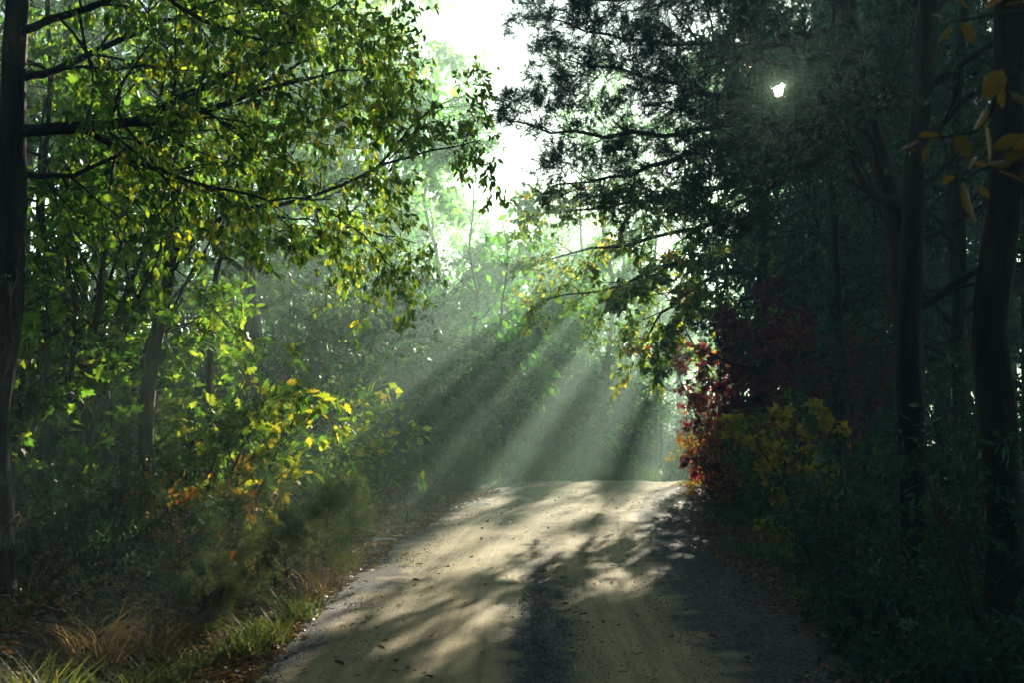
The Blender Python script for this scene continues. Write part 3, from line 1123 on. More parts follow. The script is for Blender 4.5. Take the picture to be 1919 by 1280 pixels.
# thin stems beside it
for i, (pl, lab, r) in enumerate([
    ([(228, 760, 12.5), (245, 640, 12.5), (275, 500, 12.5), (295, 400, 12.6), (300, 280, 12.8)], "thin dark sapling close behind the slim leaning tree", .035),
    ([(392, 720, 13), (400, 560, 13), (425, 440, 13.2), (430, 260, 13.4), (445, 80, 13.6)], "thin sapling standing right of the slim leaning tree", .03),
    ([(80, 740, 10), (90, 560, 10), (80, 380, 10), (95, 180, 10), (90, -50, 10)], "narrow sapling growing just right of the dark edge trunk", .03),
]):
    pts = px_poly(pl)
    q = np.array([pts[0][0], pts[0][1], gz(pts[0][0], pts[0][1])])
    s_ = empty("sapling", q, lab, "sapling", "thin saplings on the left bank")
    trunk_part(s_, q, [q - [0, 0, .1]] + pts[1:], r, r * .4, 'bark', sides=8)
    for j in range(5):
        a_ = pts[2] + (pts[-1] - pts[2]) * (j / 5)
        dirv = np.array([rng.normal(0, .7), rng.normal(0, .5), .35])
        add_branch(s_, q, [a_, a_ + dirv * .8, a_ + dirv * 1.5], .01, .003, 200 + 10 * i + j, 'green', n1=6, n2=4, nleaf=7, l1=.5, l2=.25, size=.09, droop=.7)

# --- trees on the left, nearer to farther
LT = [
    (120, 15, 9, .15, 2.4, 'canopy', "leafy tree between the edge trunk and the slim leaning tree"),
    (480, 17, 9.5, .22, 2.6, 'canopy', "tall green tree behind the slim leaning tree on the bank"),
    (-80, 13, 9, .15, 2.6, 'green', "bushy green tree at the left border of the picture"),
    (300, 21, 12, .25, 3.2, 'green', "tall tree deep in the woods left of centre"),
    (590, 27, 8, .02, 3.2, 'canopy', "low branched tree on the slope left of the hazy gap"),
    (40, 22, 13, .2, 3.2, 'oak', "tree with a few orange leaves far back at the left"),
    (420, 29, 15, .12, 3.8, 'green', "wide tree rising at the back of the left bank"),
    (180, 30, 15, .25, 3.8, 'green', "tall wide tree at the back behind the edge trunk"),
]
for i, (px, d, H, base, sp, mt, lab) in enumerate(LT):
    x, y = xy_px(px, d)
    tree("tree", lab, "trees on the left bank", x, y, H, base, sp, 300 + i, mt, nl=14, n1=7, n2=5, nleaf=18, size=.075 + .0012 * d, shape="oval" if d < 20 else "quad", mask=False, droop=.7)

# hazy back-lit trees beyond, left of centre to centre
CT = [
    (640, 33, 12, .12, 3.2, "tall hazy tree at the left of the misty slope"),
    (735, 37, 12.5, .12, 3.0, "tallest pale misty tree beside the open sky"),
    (810, 41, 11, .2, 2.8, "pale backlit tree just left of the open sky"),
    (885, 37, 7.2, .06, 2.3, "bright green backlit tree at the foot of the open sky"),
    (945, 34, 6.0, .05, 1.9, "slender bright green tree at the left start of the shafts"),
    (940, 46, 7.5, .15, 2.6, "small pale tree under the open sky"),
    (540, 32, 9, .02, 3.2, "tall tree behind the left canopy in the mist"),
    (1010, 55, 8.5, .15, 3.0, "misty tree behind the far side of the bend"),
    (700, 50, 15, .25, 4.0, "tall misty tree far up the slope"),
    (480, 46, 17, .25, 4.2, "large far tree high on the slope behind the canopy"),
    (860, 58, 11, .2, 3.4, "faint far tree under the brightest sky"),
]
for i, (px, d, H, base, sp, lab) in enumerate(CT):
    x, y = xy_px(px, d)
    tree("tree", lab, "misty trees beyond the bend", x, y, H, base, sp, 340 + i, 'far', nl=18, n1=7, n2=5, nleaf=12, size=.23 + .001 * d, shape="quad", mask=True, frac=.4)

for i, (px, d, H, lab) in enumerate([
    (1000, 92, 11, "far tree closing the gap above the middle of the road"), (1070, 100, 12, "farthest tree seen past the road end, left of the shafts"), (1130, 88, 10, "far low crown straight past the road end"),
    (1190, 98, 9.5, "far tree crown just right of the road end"), (1250, 90, 7.5, "far tree crown behind the brightest shaft"), (1310, 96, 8, "far tree crown at the left of the coloured shrubs"),
    (930, 86, 13, "far tree crown behind the bright green tree"), (860, 80, 14, "faint tree crown high above the misty bank"), (780, 72, 15, "faint large crown beyond the tallest pale tree"),
    (690, 66, 15, "faint large crown far up the slope"), (610, 60, 14, "dim crown at the back of the slope"), (530, 56, 13, "dim crown behind the yellow sapling"),
    (450, 44, 13, "dim crown right of the slim leaning tree"), (380, 40, 13, "dim crown straight behind the slim leaning tree"), (300, 44, 13, "dim far crown left of the slim leaning tree"),
    (220, 38, 13, "dim far crown behind the maple shrubs"), (120, 36, 13, "dim far crown behind the edge trunk"), (20, 40, 14, "dim far crown at the left border"),
    (1390, 88, 14, "far crown behind the oak trunk"), (1480, 80, 14, "far crown behind the red maple"), (1570, 70, 14, "far crown left of the pine trunk"),
    (1680, 66, 14, "far crown behind the pine trunk"), (1790, 60, 14, "far crown behind the slender right trunk"), (1900, 56, 14, "far crown behind the right border trunk"),
]):
    x, y = xy_px(px, d)
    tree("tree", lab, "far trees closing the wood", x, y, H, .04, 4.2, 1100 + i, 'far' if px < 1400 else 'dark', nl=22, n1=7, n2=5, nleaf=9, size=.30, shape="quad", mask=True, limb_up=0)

# trees the light falls through, beyond the bend
BT = [
    (1095, 52, 13, .15, 3.2, "far tree right of centre in the light shafts"),
    (1165, 60, 14, .25, 3.6, "taller far tree behind the overhanging oak"),
    (1230, 50, 11.5, .4, 3.4, "far tree at the head of the brightest light shaft"),
    (1310, 56, 14, .35, 3.8, "tall far tree behind the pine branches"),
    (1370, 48, 14, .35, 3.6, "tall far tree left of the straight trunk"),
    (1450, 54, 16, .3, 4.0, "tall far tree straight behind the sun"),
    (1540, 46, 15, .2, 3.8, "far tree right of the sun"),
    (1180, 74, 15, .3, 4.2, "farthest tall tree above the bend"),
    (1320, 76, 18, .3, 4.5, "farthest tall tree left of the sun"),
    (1080, 78, 12, .3, 4.0, "farthest low tree behind the bend"),
    (1135, 46, 12.5, .12, 2.8, "slim far tree just past the end of the road"),
    (1195, 55, 15, .12, 3.4, "far tree at the left of the brightest shaft"),
    (1275, 62, 17, .15, 3.8, "far tree at the right of the brightest shaft"),
    (1045, 60, 10, .10, 3.2, "far tree under the tip of the pine limb"),
    (1345, 66, 16, .15, 3.6, "tall far tree between the shaft and the oak trunk"),
    (995, 49, 8, .08, 2.8, "low far tree under the gap of bright sky"),
    (1240, 44, 6, .05, 1.8, "young far tree at the inside of the bend"),
    (1650, 50, 17, .2, 4.2, "far tree between the two right trunks"),
    (1780, 44, 16, .2, 4.2, "far tree behind the thick right trunk"),
    (1900, 40, 16, .2, 4.2, "far tree at the right border"),
]
for i, (px, d, H, base, sp, lab) in enumerate(BT):
    x, y = xy_px(px, d)
    tree("tree", lab, "trees beyond the bend on the sun side", x, y, H, base, sp, 380 + i, 'far' if px < 1400 else 'dark', nl=15, n1=8, n2=6, nleaf=12, size=.20, shape="quad")

# trees on the right bank, mid distance: the dark wall of foliage
RT = [
    (1530, 29, 12, .12, 3.0, 'dark', "dense dark tree right of the straight trunk"),
    (1590, 24, 11, .10, 3.0, 'dark', "dark leafy tree behind the pine trunk"),
    (1700, 30, 14, .10, 3.6, 'dark', "dark tree deep in the right wood"),
    (1800, 20, 12, .12, 3.2, 'dark', "dark tree between the two nearest right trunks"),
    (1930, 24, 14, .08, 3.6, 'dark', "dark tree deep at the right border"),
    (1640, 38, 15, .10, 3.8, 'dark', "dark tall tree far behind the pine trunk"),
    (1560, 34, 12, .05, 3.4, 'dark', "dark spreading tree behind the red shrub"),
    (1860, 33, 15, .05, 4.0, 'dark', "dark tall tree behind the right trunks"),
    (1505, 38, 13, .04, 3.4, 'dark', "dark tree close right of the sun, far back"),
    (1565, 43, 15, .04, 3.6, 'dark', "dark tree far back behind the pine's upper limbs"),
    (1630, 31, 12.5, .05, 3.4, 'dark', "dark full crowned tree behind the pine trunk's bend"),
    (1700, 41, 16, .04, 3.8, 'dark', "dark tree far back between the pine and the thick trunk"),
    (1765, 35, 14, .04, 3.6, 'dark', "dark tree far back right of the thick trunk"),
    (1840, 46, 16, .04, 4.0, 'dark', "dark tree far back left of the border trunk"),
    (1415, 36, 12, .25, 3.0, 'dark', "dark high crowned tree directly behind the oak trunk"),
    (1720, 24, 9, .04, 2.8, 'dark', "dark low branched tree right behind the thick trunk"),
    (2060, 18, 12, .1, 3.4, 'dark', "dark tree just inside the right wood"),
]
for i, (px, d, H, base, sp, mt, lab) in enumerate(RT):
    x, y = xy_px(px, d)
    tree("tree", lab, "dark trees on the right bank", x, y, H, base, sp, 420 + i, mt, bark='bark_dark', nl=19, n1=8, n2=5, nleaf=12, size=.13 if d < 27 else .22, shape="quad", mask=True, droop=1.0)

# --- oak on the right with a straight trunk, crown hanging over the road
bx, by = xy_px(1425, 27)
o = np.array([bx, by, gz(bx, by)])
t2 = empty("oak_tree", o, "straight trunked oak below the sun with a turning crown hanging over the road", "oak tree")
trunk_part(t2, o, [o - [0, 0, .2], W(1425, 700, 27), W(1430, 500, 27), W(1434, 300, 27), W(1426, 100, 27), W(1415, -150, 27)], .17, .08, 'bark_dark')
for i, (pl, r, n) in enumerate([
    ([(1438, 330, 27), (1340, 350, 26.5), (1230, 370, 26), (1120, 390, 26), (1010, 400, 26)], .07, 16),
    ([(1434, 440, 27), (1350, 480, 26), (1240, 500, 25.5), (1150, 540, 25), (1020, 560, 25)], .06, 17),
    ([(1432, 500, 27), (1360, 510, 25), (1290, 545, 24.5), (1230, 600, 24), (1200, 650, 24)], .05, 13),
    ([(1436, 400, 27), (1330, 420, 28), (1200, 450, 28), (1080, 470, 28), (980, 500, 28)], .06, 15),
    ([(1438, 350, 27), (1500, 330, 26.5), (1580, 340, 26), (1640, 370, 26)], .06, 12),
    ([(1434, 450, 27), (1500, 440, 26.5), (1570, 470, 26), (1620, 520, 26)], .06, 12),
    ([(1432, 520, 27), (1480, 530, 26.5), (1540, 560, 26), (1580, 620, 26)], .05, 10),
    ([(1430, 560, 27), (1395, 560, 26), (1370, 590, 25.5), (1355, 640, 25)], .04, 8),
    ([(1448, 160, 27), (1500, 120, 27), (1580, 100, 27), (1650, 90, 27)], .06, 12),
]):
    add_branch(t2, o, px_poly(pl), r, .01, 500 + i, 'oak' if i < 4 else 'dark', n1=n + 2, n2=8, nleaf=27, l1=1.5, l2=.55, size=.105, droop=.9, shape="quad", bark='bark_dark', up=-.06, masked=True)

# --- the pine with long limbs over the road
bx, by = xy_px(1700, 15)
o = np.array([bx, by, gz(bx, by)])
t3 = empty("pine_tree", o, "dark pine whose long limbs of needle tufts cross in front of the sky", "pine tree")
trunk_part(t3, o, [o - [0, 0, .2], W(1695, 800, 15), W(1690, 600, 15), W(1680, 420, 15), W(1650, 300, 15), W(1615, 180, 15), W(1590, 60, 15), W(1560, -200, 15)], .15, .08, 'bark_pine')
for i, (pl, r, n, l1) in enumerate([
    ([(1640, 245, 15), (1500, 236, 14.8), (1350, 240, 14.5), (1200, 250, 14.2), (1060, 250, 14), (945, 222, 14)], .05, 14, .7),
    ([(1640, 250, 15), (1480, 240, 14.6), (1340, 265, 14.2), (1230, 310, 14), (1130, 340, 14), (1040, 345, 14)], .045, 14, .65),
    ([(1610, 150, 15), (1520, 130, 14.6), (1420, 110, 14.4), (1330, 100, 14), (1270, 20, 14)], .045, 14, .9),
    ([(1600, 110, 15), (1510, 90, 15.2), (1400, 20, 15.5), (1320, -30, 15.5)], .04, 12, .9),
    ([(1590, 50, 15), (1420, 90, 15), (1280, 80, 15), (1150, 70, 15), (1010, 30, 15)], .045, 18, .85),
    ([(1610, 190, 15), (1450, 212, 14.5), (1300, 165, 14.2), (1170, 130, 14), (1060, 110, 14)], .045, 18, .85),
    ([(1580, 0, 15), (1430, -20, 15), (1280, -10, 15), (1130, 0, 15), (1050, -30, 15)], .045, 18, .9),
    ([(1650, 290, 15), (1560, 300, 14.5), (1460, 340, 14), (1380, 380, 13.8), (1300, 400, 13.6)], .03, 10, .5),
    ([(1650, 300, 15), (1600, 270, 14.6), (1650, 200, 14), (1690, 100, 14), (1720, 20, 14)], .03, 12, .8),
    ([(1620, 200, 15), (1700, 160, 15.5), (1780, 120, 16), (1850, 60, 16)], .035, 14, .9),
    ([(1640, 260, 15), (1740, 240, 16), (1820, 200, 16.5), (1900, 190, 17)], .035, 14, .9),
    ([(1600, 110, 15), (1560, 180, 14), (1500, 230, 13.5), (1430, 260, 13.3)], .02, 8, .6),
]):
    add_branch(t3, o, px_poly(pl), r, .006, 560 + i, 'pine', n1=n + 6, n2=7, n3=4, l1=l1 * .9, l2=.32, kind="pine", bark='bark_pine', tuft=20, nlen=.11, nwid=.007, up=.03, flat=.3)

# a crooked dead limb on the pine's trunk
P_ = px_poly([(1682, 372, 14.9), (1650, 372, 14.8), (1620, 345, 14.7), (1600, 300, 14.7), (1603, 250, 14.8), (1625, 215, 14.9)])
gg = Geo()
tubes(gg, resample(P_, 16)[None], np.linspace(.06, .03, 16)[None], 8)
link("dead_limb", gg.mesh("dead_limb", o, smooth=True), t3, M_['bark_pine'])

# --- near right trunks
for i, (pl, r0_, r1_, lab, brs) in enumerate([
    ([(1718, 1000, 9.5), (1712, 700, 9.5), (1718, 400, 9.5), (1725, 150, 9.5), (1735, -150, 9.5)], .085, .07, "thick dark trunk standing just right of the pine", 6),
    ([(1880, 1050, 7), (1872, 700, 7), (1880, 350, 7), (1890, 0, 7), (1900, -300, 7)], .09, .075, "nearest thick dark trunk at the right border", 5),
    ([(1572, 900, 19), (1575, 600, 19), (1560, 300, 19), (1565, 0, 19)], .06, .04, "thin dark trunk behind the pine in the right wood", 4),
    ([(1790, 950, 14), (1800, 600, 14), (1795, 300, 14), (1812, -50, 14)], .07, .05, "slender dark trunk between the two thick right trunks", 4),
]):
    pts = px_poly(pl)
    q = np.array([pts[0][0], pts[0][1], gz(pts[0][0], pts[0][1])])
    t_ = empty("tree", q, lab, "tree", "dark trunks on the right bank")
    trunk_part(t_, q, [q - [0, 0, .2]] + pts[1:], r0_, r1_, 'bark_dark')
    for j in range(brs):
        f = .35 + .6 * j / brs
        a_ = resample(pts, 50)[int(f * 49)]
        sgn = -1 if j % 2 else 1
        sgn = 1 if pts[0][1] < 10 else sgn
        dv = np.array([sgn * (.4 + .5 * rng.random()), abs(rng.normal(0, .6)), .3 + .3 * rng.random()])
        add_branch(t_, q, [a_, a_ + dv, a_ + dv * 1.9 + [0, 0, -.1]], .03, .006, 640 + 10 * i + j, 'dark', n1=8, n2=5, nleaf=12, l1=.7, l2=.3, size=.06, droop=.8)

# --- coloured shrubs on the right bank
for i, (px, d, H, sp, mt, n, sz, shp, lab) in enumerate([
    (1400, 24, 3.4, 1.3, 'red', 12, .11, "maple", "dark red maple at the right edge of the bend"),
    (1490, 21.5, 2.9, 1.1, 'red', 9, .10, "maple", "smaller dull red maple behind the yellow sapling"),
    (1345, 24.5, 1.6, .65, 'orange', 9, .075, "oval", "orange and yellow shrub at the inside of the bend"),
    (1395, 23.5, 1.5, .6, 'orange', 8, .07, "oval", "rusty orange shrub nearest the trunk of the oak"),
    (1390, 26, 4.6, 1.2, 'oak', 8, .12, "quad", "yellow green young tree above the red maple"),
    (1520, 15, 1.7, .6, 'yellow', 3, .08, "maple", "yellow leaved sapling in the dark right wood"),
    (1590, 17, 1.6, .7, 'rust', 3, .085, "oval", "low orange shrub behind the yellow sapling"),
    (1460, 20, 1.4, .9, 'green', 7, .08, "oval", "green shrub under the yellow sapling"),
    (1330, 27, 1.0, .7, 'yellow', 7, .07, "oval", "small pale yellow shrub beside the end of the road"),
]):
    x, y = xy_px(px, d)
    shrub("maple_shrub" if shp == "maple" else "shrub", lab, "coloured shrubs on the right bank", x, y, H, sp, 700 + i, mt, nst=n, n1=7, n2=6, nleaf=11 if mt == 'red' else 9, size=sz, shape=shp, droop=.3)

# dark understorey shrubs on the right
UL = ["dark low shrub under the yellow sapling at the roadside", "dark leafy shrub left of the pine's foot", "dark round shrub close behind the pine's foot", "low dark shrub in front of the pine's foot",
      "dark shrub between the pine and the thick trunk", "small dark shrub in front of the thick right trunk", "dark shrub right of the thick right trunk", "low dark shrub left of the border trunk",
      "tall dark shrub behind the border trunk", "tall dark shrub right of the border trunk", "smallest dark shrub in the lower right corner", "small dark shrub at the foot of the border trunk",
      "dark shrub behind the yellow sapling", "tall dark shrub deep behind the thick right trunk", "tall dark shrub deep behind the pine", "tallest dark shrub deep in the right wood",
      "dark shrub at the very right border", "tiny dark shrub at the litter edge below the pine", "tiny dark shrub nearest the road at the lower right"]
k = 0
for (px, d, H, sp) in [(1500, 18, .8, .6), (1600, 13.5, .9, .7), (1620, 16, 1.8, 1), (1640, 11, 1.0, .8), (1700, 13, 1.6, 1), (1730, 8, .8, .6), (1780, 10.5, 1.5, .9), (1840, 8.5, 1.2, .8), (1860, 12, 2.2, 1.2),
                       (1920, 9.5, 1.9, 1), (1800, 6.6, .55, .45), (1890, 6, .7, .5), (1540, 20, 2.0, 1.1), (1740, 18, 2.8, 1.4), (1660, 22, 2.8, 1.4), (1850, 17, 3.0, 1.4), (1960, 7.5, 1.8, 1), (1640, 9.6, .45, .4), (1720, 8.0, .4, .4)]:
    x, y = xy_px(px, d)
    near = ["lowest", "small", "leafy", "spreading", "taller"][min(4, int(H * 2))]
    where = "near the road" if px < 1660 else ("beside the thick trunk" if px < 1800 else "at the right border")
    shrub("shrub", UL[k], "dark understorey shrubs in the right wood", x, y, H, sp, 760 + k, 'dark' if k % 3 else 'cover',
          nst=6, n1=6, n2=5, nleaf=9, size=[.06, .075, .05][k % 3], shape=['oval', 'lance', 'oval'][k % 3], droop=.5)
    k += 1

# --- near right: big turning leaves hanging from a sapling out at the right
bx, by = xy_px(2120, 3.1)
o = np.array([bx, by, gz(bx, by)])
t5 = empty("sapling", o, "near sapling whose large yellow leaves hang in the upper right corner", "sapling")
trunk_part(t5, o, [o - [0, 0, .1], W(2110, 900, 3.1), W(2080, 400, 3.05), W(2050, 0, 3.0), W(2040, -200, 3)], .022, .010, 'bark_dark', sides=8)


def hero_leaves(root, o, items, seed, mat, shape="oval"):
    rg = np.random.default_rng(seed)
    for (pl, lv_) in items:
        P = resample(px_poly(pl), 10)[None]
        wood, lg = Geo(), Geo()
        tubes(wood, P, np.linspace(.004, .0015, 10)[None], 5)
        for (px, py, d, sz, ang) in lv_:
            c_ = W(px, py, d)
            A_ = np.array([[math.cos(ang), rg.normal(0, .35), math.sin(ang)]])
            leaves(lg, c_[None], A_, sz * .8, shape, rg, .25)
        b = link("branch", wood.mesh("branch", o, smooth=True), root, M_['bark_dark'])
        link("leaf_cluster", lg.mesh("leaf_cluster", o), b, M_[mat])


hero_leaves(t5, o, [
    ([(2060, 100, 3), (1960, 110, 2.9), (1880, 150, 2.8), (1840, 240, 2.8), (1720, 260, 2.8)],
     [(1880, 130, 2.8, .09, -2.2), (1865, 150, 2.8, .08, -1.2), (1850, 200, 2.8, .08, -2.0), (1845, 230, 2.8, .08, -1.4), (1890, 170, 2.85, .07, -.6), (1760, 255, 2.8, .07, 3.0), (1720, 262, 2.8, .06, -2.6), (1740, 270, 2.8, .06, -1.9),
      (1790, 250, 2.8, .07, -1.2), (1720, 285, 2.8, .06, 2.6), (1915, 190, 2.8, .08, -.8), (1830, 290, 2.8, .07, -2.2), (1860, 280, 2.8, .07, .5), (1900, 300, 2.8, .07, -2.9)]),
    ([(2050, 40, 3), (1920, 20, 2.8), (1840, 30, 2.7), (1780, 40, 2.7)],
     [(1785, 45, 2.7, .09, -2.2), (1800, 40, 2.7, .07, -1.0), (1840, 20, 2.7, .06, .6), (1820, 20, 2.7, .06, 2.4), (1880, 10, 2.7, .06, .2), (1770, 30, 2.7, .05, 2.9)]),
    ([(2080, 350, 3), (1960, 310, 2.9), (1860, 310, 2.8), (1800, 340, 2.8)],
     [(1805, 335, 2.8, .10, -1.4), (1830, 345, 2.8, .07, -.9), (1790, 330, 2.8, .05, -2.8), (1850, 310, 2.8, .06, 2.9), (1880, 300, 2.8, .07, .4), (1900, 290, 2.8, .07, 1.2), (1870, 320, 2.8, .06, -.2), (1910, 320, 2.8, .07, -1.0)]),
], 9, 'hanging')

# --- near and middle left: shrubs, oak sapling, young pines
k = 0
for (px, d, H, sp, mt, sz, shp, nst, lab, nm, cat) in [
    (110, 10.5, 3.4, 1.1, 'green', .088, "maple", 9, "tall bright green maple shrub right of the dark edge trunk", "maple_shrub", "shrub"),
    (210, 12, 3.3, 1.0, 'green', .088, "maple", 8, "green maple shrub touching the slim leaning tree", "maple_shrub", "shrub"),
    (30, 9.5, 2.4, .8, 'green', .08, "maple", 6, "lower green maple shrub against the dark edge trunk", "maple_shrub", "shrub"),
    (420, 12.5, 1.9, .9, 'oak', .11, "oak", 7, "oak sapling with green and yellow lobed leaves left of the misty slope", "oak_sapling", "sapling"),
    (495, 12.3, 1.1, .55, 'yellow', .085, "oak", 3, "bright yellow oak sapling leaning towards the road", "oak_sapling", "sapling"),
    (350, 13.5, 2.2, 1.0, 'green', .09, "oval", 7, "feathery green shrub right of the slim leaning tree", "shrub", "shrub"),
    (330, 11, .8, .5, 'orange', .06, "oval", 3, "low shrub with rusty orange leaves in the middle of the left bank", "shrub", "shrub"),
    (590, 17, 1.3, .8, 'green', .08, "oval", 6, "small bright green shrub beyond the yellow oak sapling", "shrub", "shrub"),
    (60, 8.4, .8, .6, 'dark', .035, "lance", 9, "dark low shrub below the edge trunk", "shrub", "shrub"),
    (200, 9.8, .7, .6, 'dark', .035, "oval", 9, "dark low shrub on the steep part of the left bank", "shrub", "shrub"),
    (640, 20, 1.6, 1.0, 'oak', .09, "quad", 7, "reddish tinged shrub above the grassy bank", "shrub", "shrub"),
    (470, 19, 2.6, 1.4, 'dark', .08, "quad", 10, "dim purple brown thicket behind the oak sapling", "shrub", "shrub"),
    (560, 22, 2.8, 1.5, 'dark', .09, "quad", 10, "dim thicket on the slope right of the oak sapling", "shrub", "shrub"),
    (400, 22, 3.2, 1.5, 'dark', .09, "quad", 10, "dim thicket right of the slim leaning tree", "shrub", "shrub"),
    (660, 28, 3.6, 1.7, 'dark', .10, "quad", 10, "dim tall thicket above the grassy bank", "shrub", "shrub"),
    (760, 33, 3.4, 1.7, 'dark', .11, "quad", 10, "dim tall thicket beneath the tallest pale tree", "shrub", "shrub"),
    (850, 39, 3.2, 1.9, 'dark', .12, "quad", 10, "dim tall thicket on the far slope left of the road end", "shrub", "shrub"),
    (950, 45, 3.2, 1.9, 'dark', .12, "quad", 10, "dim tall thicket above the middle of the road end", "shrub", "shrub"),
    (1050, 48, 3.8, 2.0, 'dark', .12, "quad", 10, "dim tall thicket above the right half of the road end", "shrub", "shrub"),
    (700, 25, 2.0, 1.3, 'far', .10, "quad", 8, "blue green shrub on the misty bank left of the bend", "shrub", "shrub"),
    (780, 29, 2.2, 1.4, 'far', .11, "quad", 8, "rounded shrub on the misty bank near the start of the bend", "shrub", "shrub"),
    (620, 27, 3.0, 1.6, 'far', .11, "quad", 8, "taller shrub up the misty bank", "shrub", "shrub"),
    (860, 32, 2.4, 1.5, 'far', .12, "quad", 8, "shrub at the outside of the bend", "shrub", "shrub"),
    (920, 36, 2.6, 1.6, 'far', .12, "quad", 8, "shrub beyond the middle of the road end", "shrub", "shrub"),
    (1000, 40, 3.2, 1.8, 'far', .13, "quad", 8, "wide misty shrub straight above the road end", "shrub", "shrub"),
    (1080, 44, 3.4, 1.9, 'far', .13, "quad", 8, "wide misty shrub right of the road end", "shrub", "shrub"),
    (1170, 47, 3.6, 1.9, 'far', .14, "quad", 8, "misty shrub behind the brightest light shafts", "shrub", "shrub"),
    (1260, 50, 2.8, 1.6, 'far', .14, "quad", 8, "misty shrub beside the coloured shrubs at the bend", "shrub", "shrub"),
    (800, 36, 3.0, 1.7, 'far', .13, "quad", 8, "tall dark shrub on the slope under the pale trees", "shrub", "shrub"),
    (900, 44, 2.8, 1.8, 'far', .14, "quad", 8, "large shrub at the foot of the bright green tree", "shrub", "shrub"),
    (690, 34, 4.4, 2.1, 'far', .13, "quad", 8, "large dark shrub half way up the slope", "shrub", "shrub"),
    (1040, 52, 4.2, 2.2, 'far', .15, "quad", 8, "large far shrub behind the bend", "shrub", "shrub"),
    (1140, 57, 5.4, 2.5, 'far', .15, "quad", 8, "largest far shrub right of centre", "shrub", "shrub"),
]:
    x, y = xy_px(px, d)
    sz = sz * (1.0 if d < 18 else 1.75)
    shrub(nm, lab, "shrubs on the far bank" if mt == 'far' else "shrubs on the left bank", x, y, H, sp, 820 + k, 'slope' if mt == 'far' else mt, nst=nst if mt != 'far' else 11, n1=9 if mt == 'far' or nst == 10 else 7, n2=5, nleaf=7 if d < 18 else 7, mask=mt == 'far', size=sz, shape=shp, droop=.3, cat=cat)
    k += 1


def young_pine(label, x, y, H, seed):
    rg = np.random.default_rng(seed)
    p0 = rootpt(x, y)
    T = resample([p0 - [0, 0, .05], p0 + [rg.normal(0, .05), rg.normal(0, .05), H * .5], p0 + [rg.normal(0, .1), 0, H]], 8)[None]
    TR = np.linspace(.014, .004, 8)[None]
    wood, lv = Geo(), Geo()
    tubes(wood, T, TR, 6)
    L1, R1 = children(rg, T, TR, 22, H * .62, 1.2, tmin=.08, up=.12, wob=.12, K=6, taper=.7)
    tubes(wood, L1, R1, 4)
    L2, R2 = children(rg, L1, R1, 5, H * .2, .7, tmin=.25, up=.1, K=4)
    tubes(wood, L2, R2, 3)
    A_ = np.concatenate([L2[:, i] for i in (1, 2, 3)] + [L1[:, i] for i in (2, 3, 4, 5)])
    B_ = np.concatenate([L2[:, i] - L2[:, i - 1] for i in (1, 2, 3)] + [L1[:, i] - L1[:, i - 1] for i in (2, 3, 4, 5)])
    needles(lv, A_, B_, 16, .095, .0028, rg, .6)
    root = empty("young_pine", p0, label, "pine seedling", "young pines on the left bank")
    finish(root, p0, wood, lv, M_['young_pine'], M_['bark_pine'], "stem", "foliage")


for i, (px, d, H, lab) in enumerate([
    (430, 11, .75, "feathery young pine in the middle of the left bank"),
    (520, 12.5, .85, "sunlit young pine below the yellow oak sapling"),
    (610, 14, .75, "dark green young pine nearest the grassy bank"),
    (340, 10, .8, "shaded young pine left of the feathery one"),
    (545, 12.8, .6, "small pale young pine near the road edge"),
    (395, 9.9, .5, "lowest young pine above the grass at the road edge"),
    (250, 11.8, .8, "dim young pine under the slim leaning tree"),
    (660, 16, .7, "rounded young pine at the right end of the row"),
]):
    x, y = xy_px(px, d)
    young_pine(lab, x, y, H, 900 + i)


def tuft(label, x, y, H, n, seed, mat='grass', lean=.55, width=.008, rad=.16, name="grass_tuft", dirx=0.):
    rg = np.random.default_rng(seed)
    p0 = rootpt(x, y)
    g = Geo()
    a = rg.random(n) * 6.28
    r_ = rad * np.sqrt(rg.random(n))
    blades(g, x + np.cos(a) * r_, y + np.sin(a) * r_, np.full(n, p0[2] - .02), H, width, lean, rg, dirx)
    o_ = link(name, g.mesh(name, p0), None, M_[mat])
    o_.location = p0
    return tag(o_, label, "grass tuft", "grass tufts on the left bank")


for i, (px, d, H, n, mt, lab) in enumerate([
    (235, 7.4, .42, 150, 'grass', "large green grass tuft at the lower left with arching blades"),
    (310, 7.9, .36, 90, 'grass', "green grass tuft just right of the large lower one"),
    (350, 8.6, .30, 80, 'grass', "small green grass tuft by the litter at the road edge"),
    (500, 9.4, .34, 120, 'grass', "sunlit grass tuft beside the orange leaves"),
    (455, 9.0, .30, 90, 'grass', "short bright grass tuft left of the sunlit one"),
    (590, 11.8, .5, 60, 'dry', "tall straw coloured grass tuft by the road"),
    (615, 12.6, .55, 50, 'dry', "taller straw grass tuft farther along the road edge"),
    (640, 13.5, .4, 90, 'grass', "grass tuft at the foot of the grassy bank"),
    (400, 10.8, .5, 90, 'grass', "arching grass tuft between the young pines"),
    (270, 8.6, .6, 130, 'dry', "brown drooping dry grass tuft on the steep bank"),
    (170, 8.0, .6, 130, 'dry', "brown drooping dry grass tuft farthest left"),
    (60, 6.8, .5, 120, 'grass', "dark grass tuft in the lower left corner"),
    (130, 6.3, .3, 80, 'grass', "small dark grass tuft at the bottom edge left"),
    (560, 10.5, .35, 90, 'grass', "grass tuft under the small pale young pine"),
]):
    x, y = xy_px(px, d)
    tuft(lab, x, y, H, int(n * 1.8), 940 + i, 'tuft' if mt == 'grass' else mt, width=.007, lean=.6 if mt == 'grass' else .8)

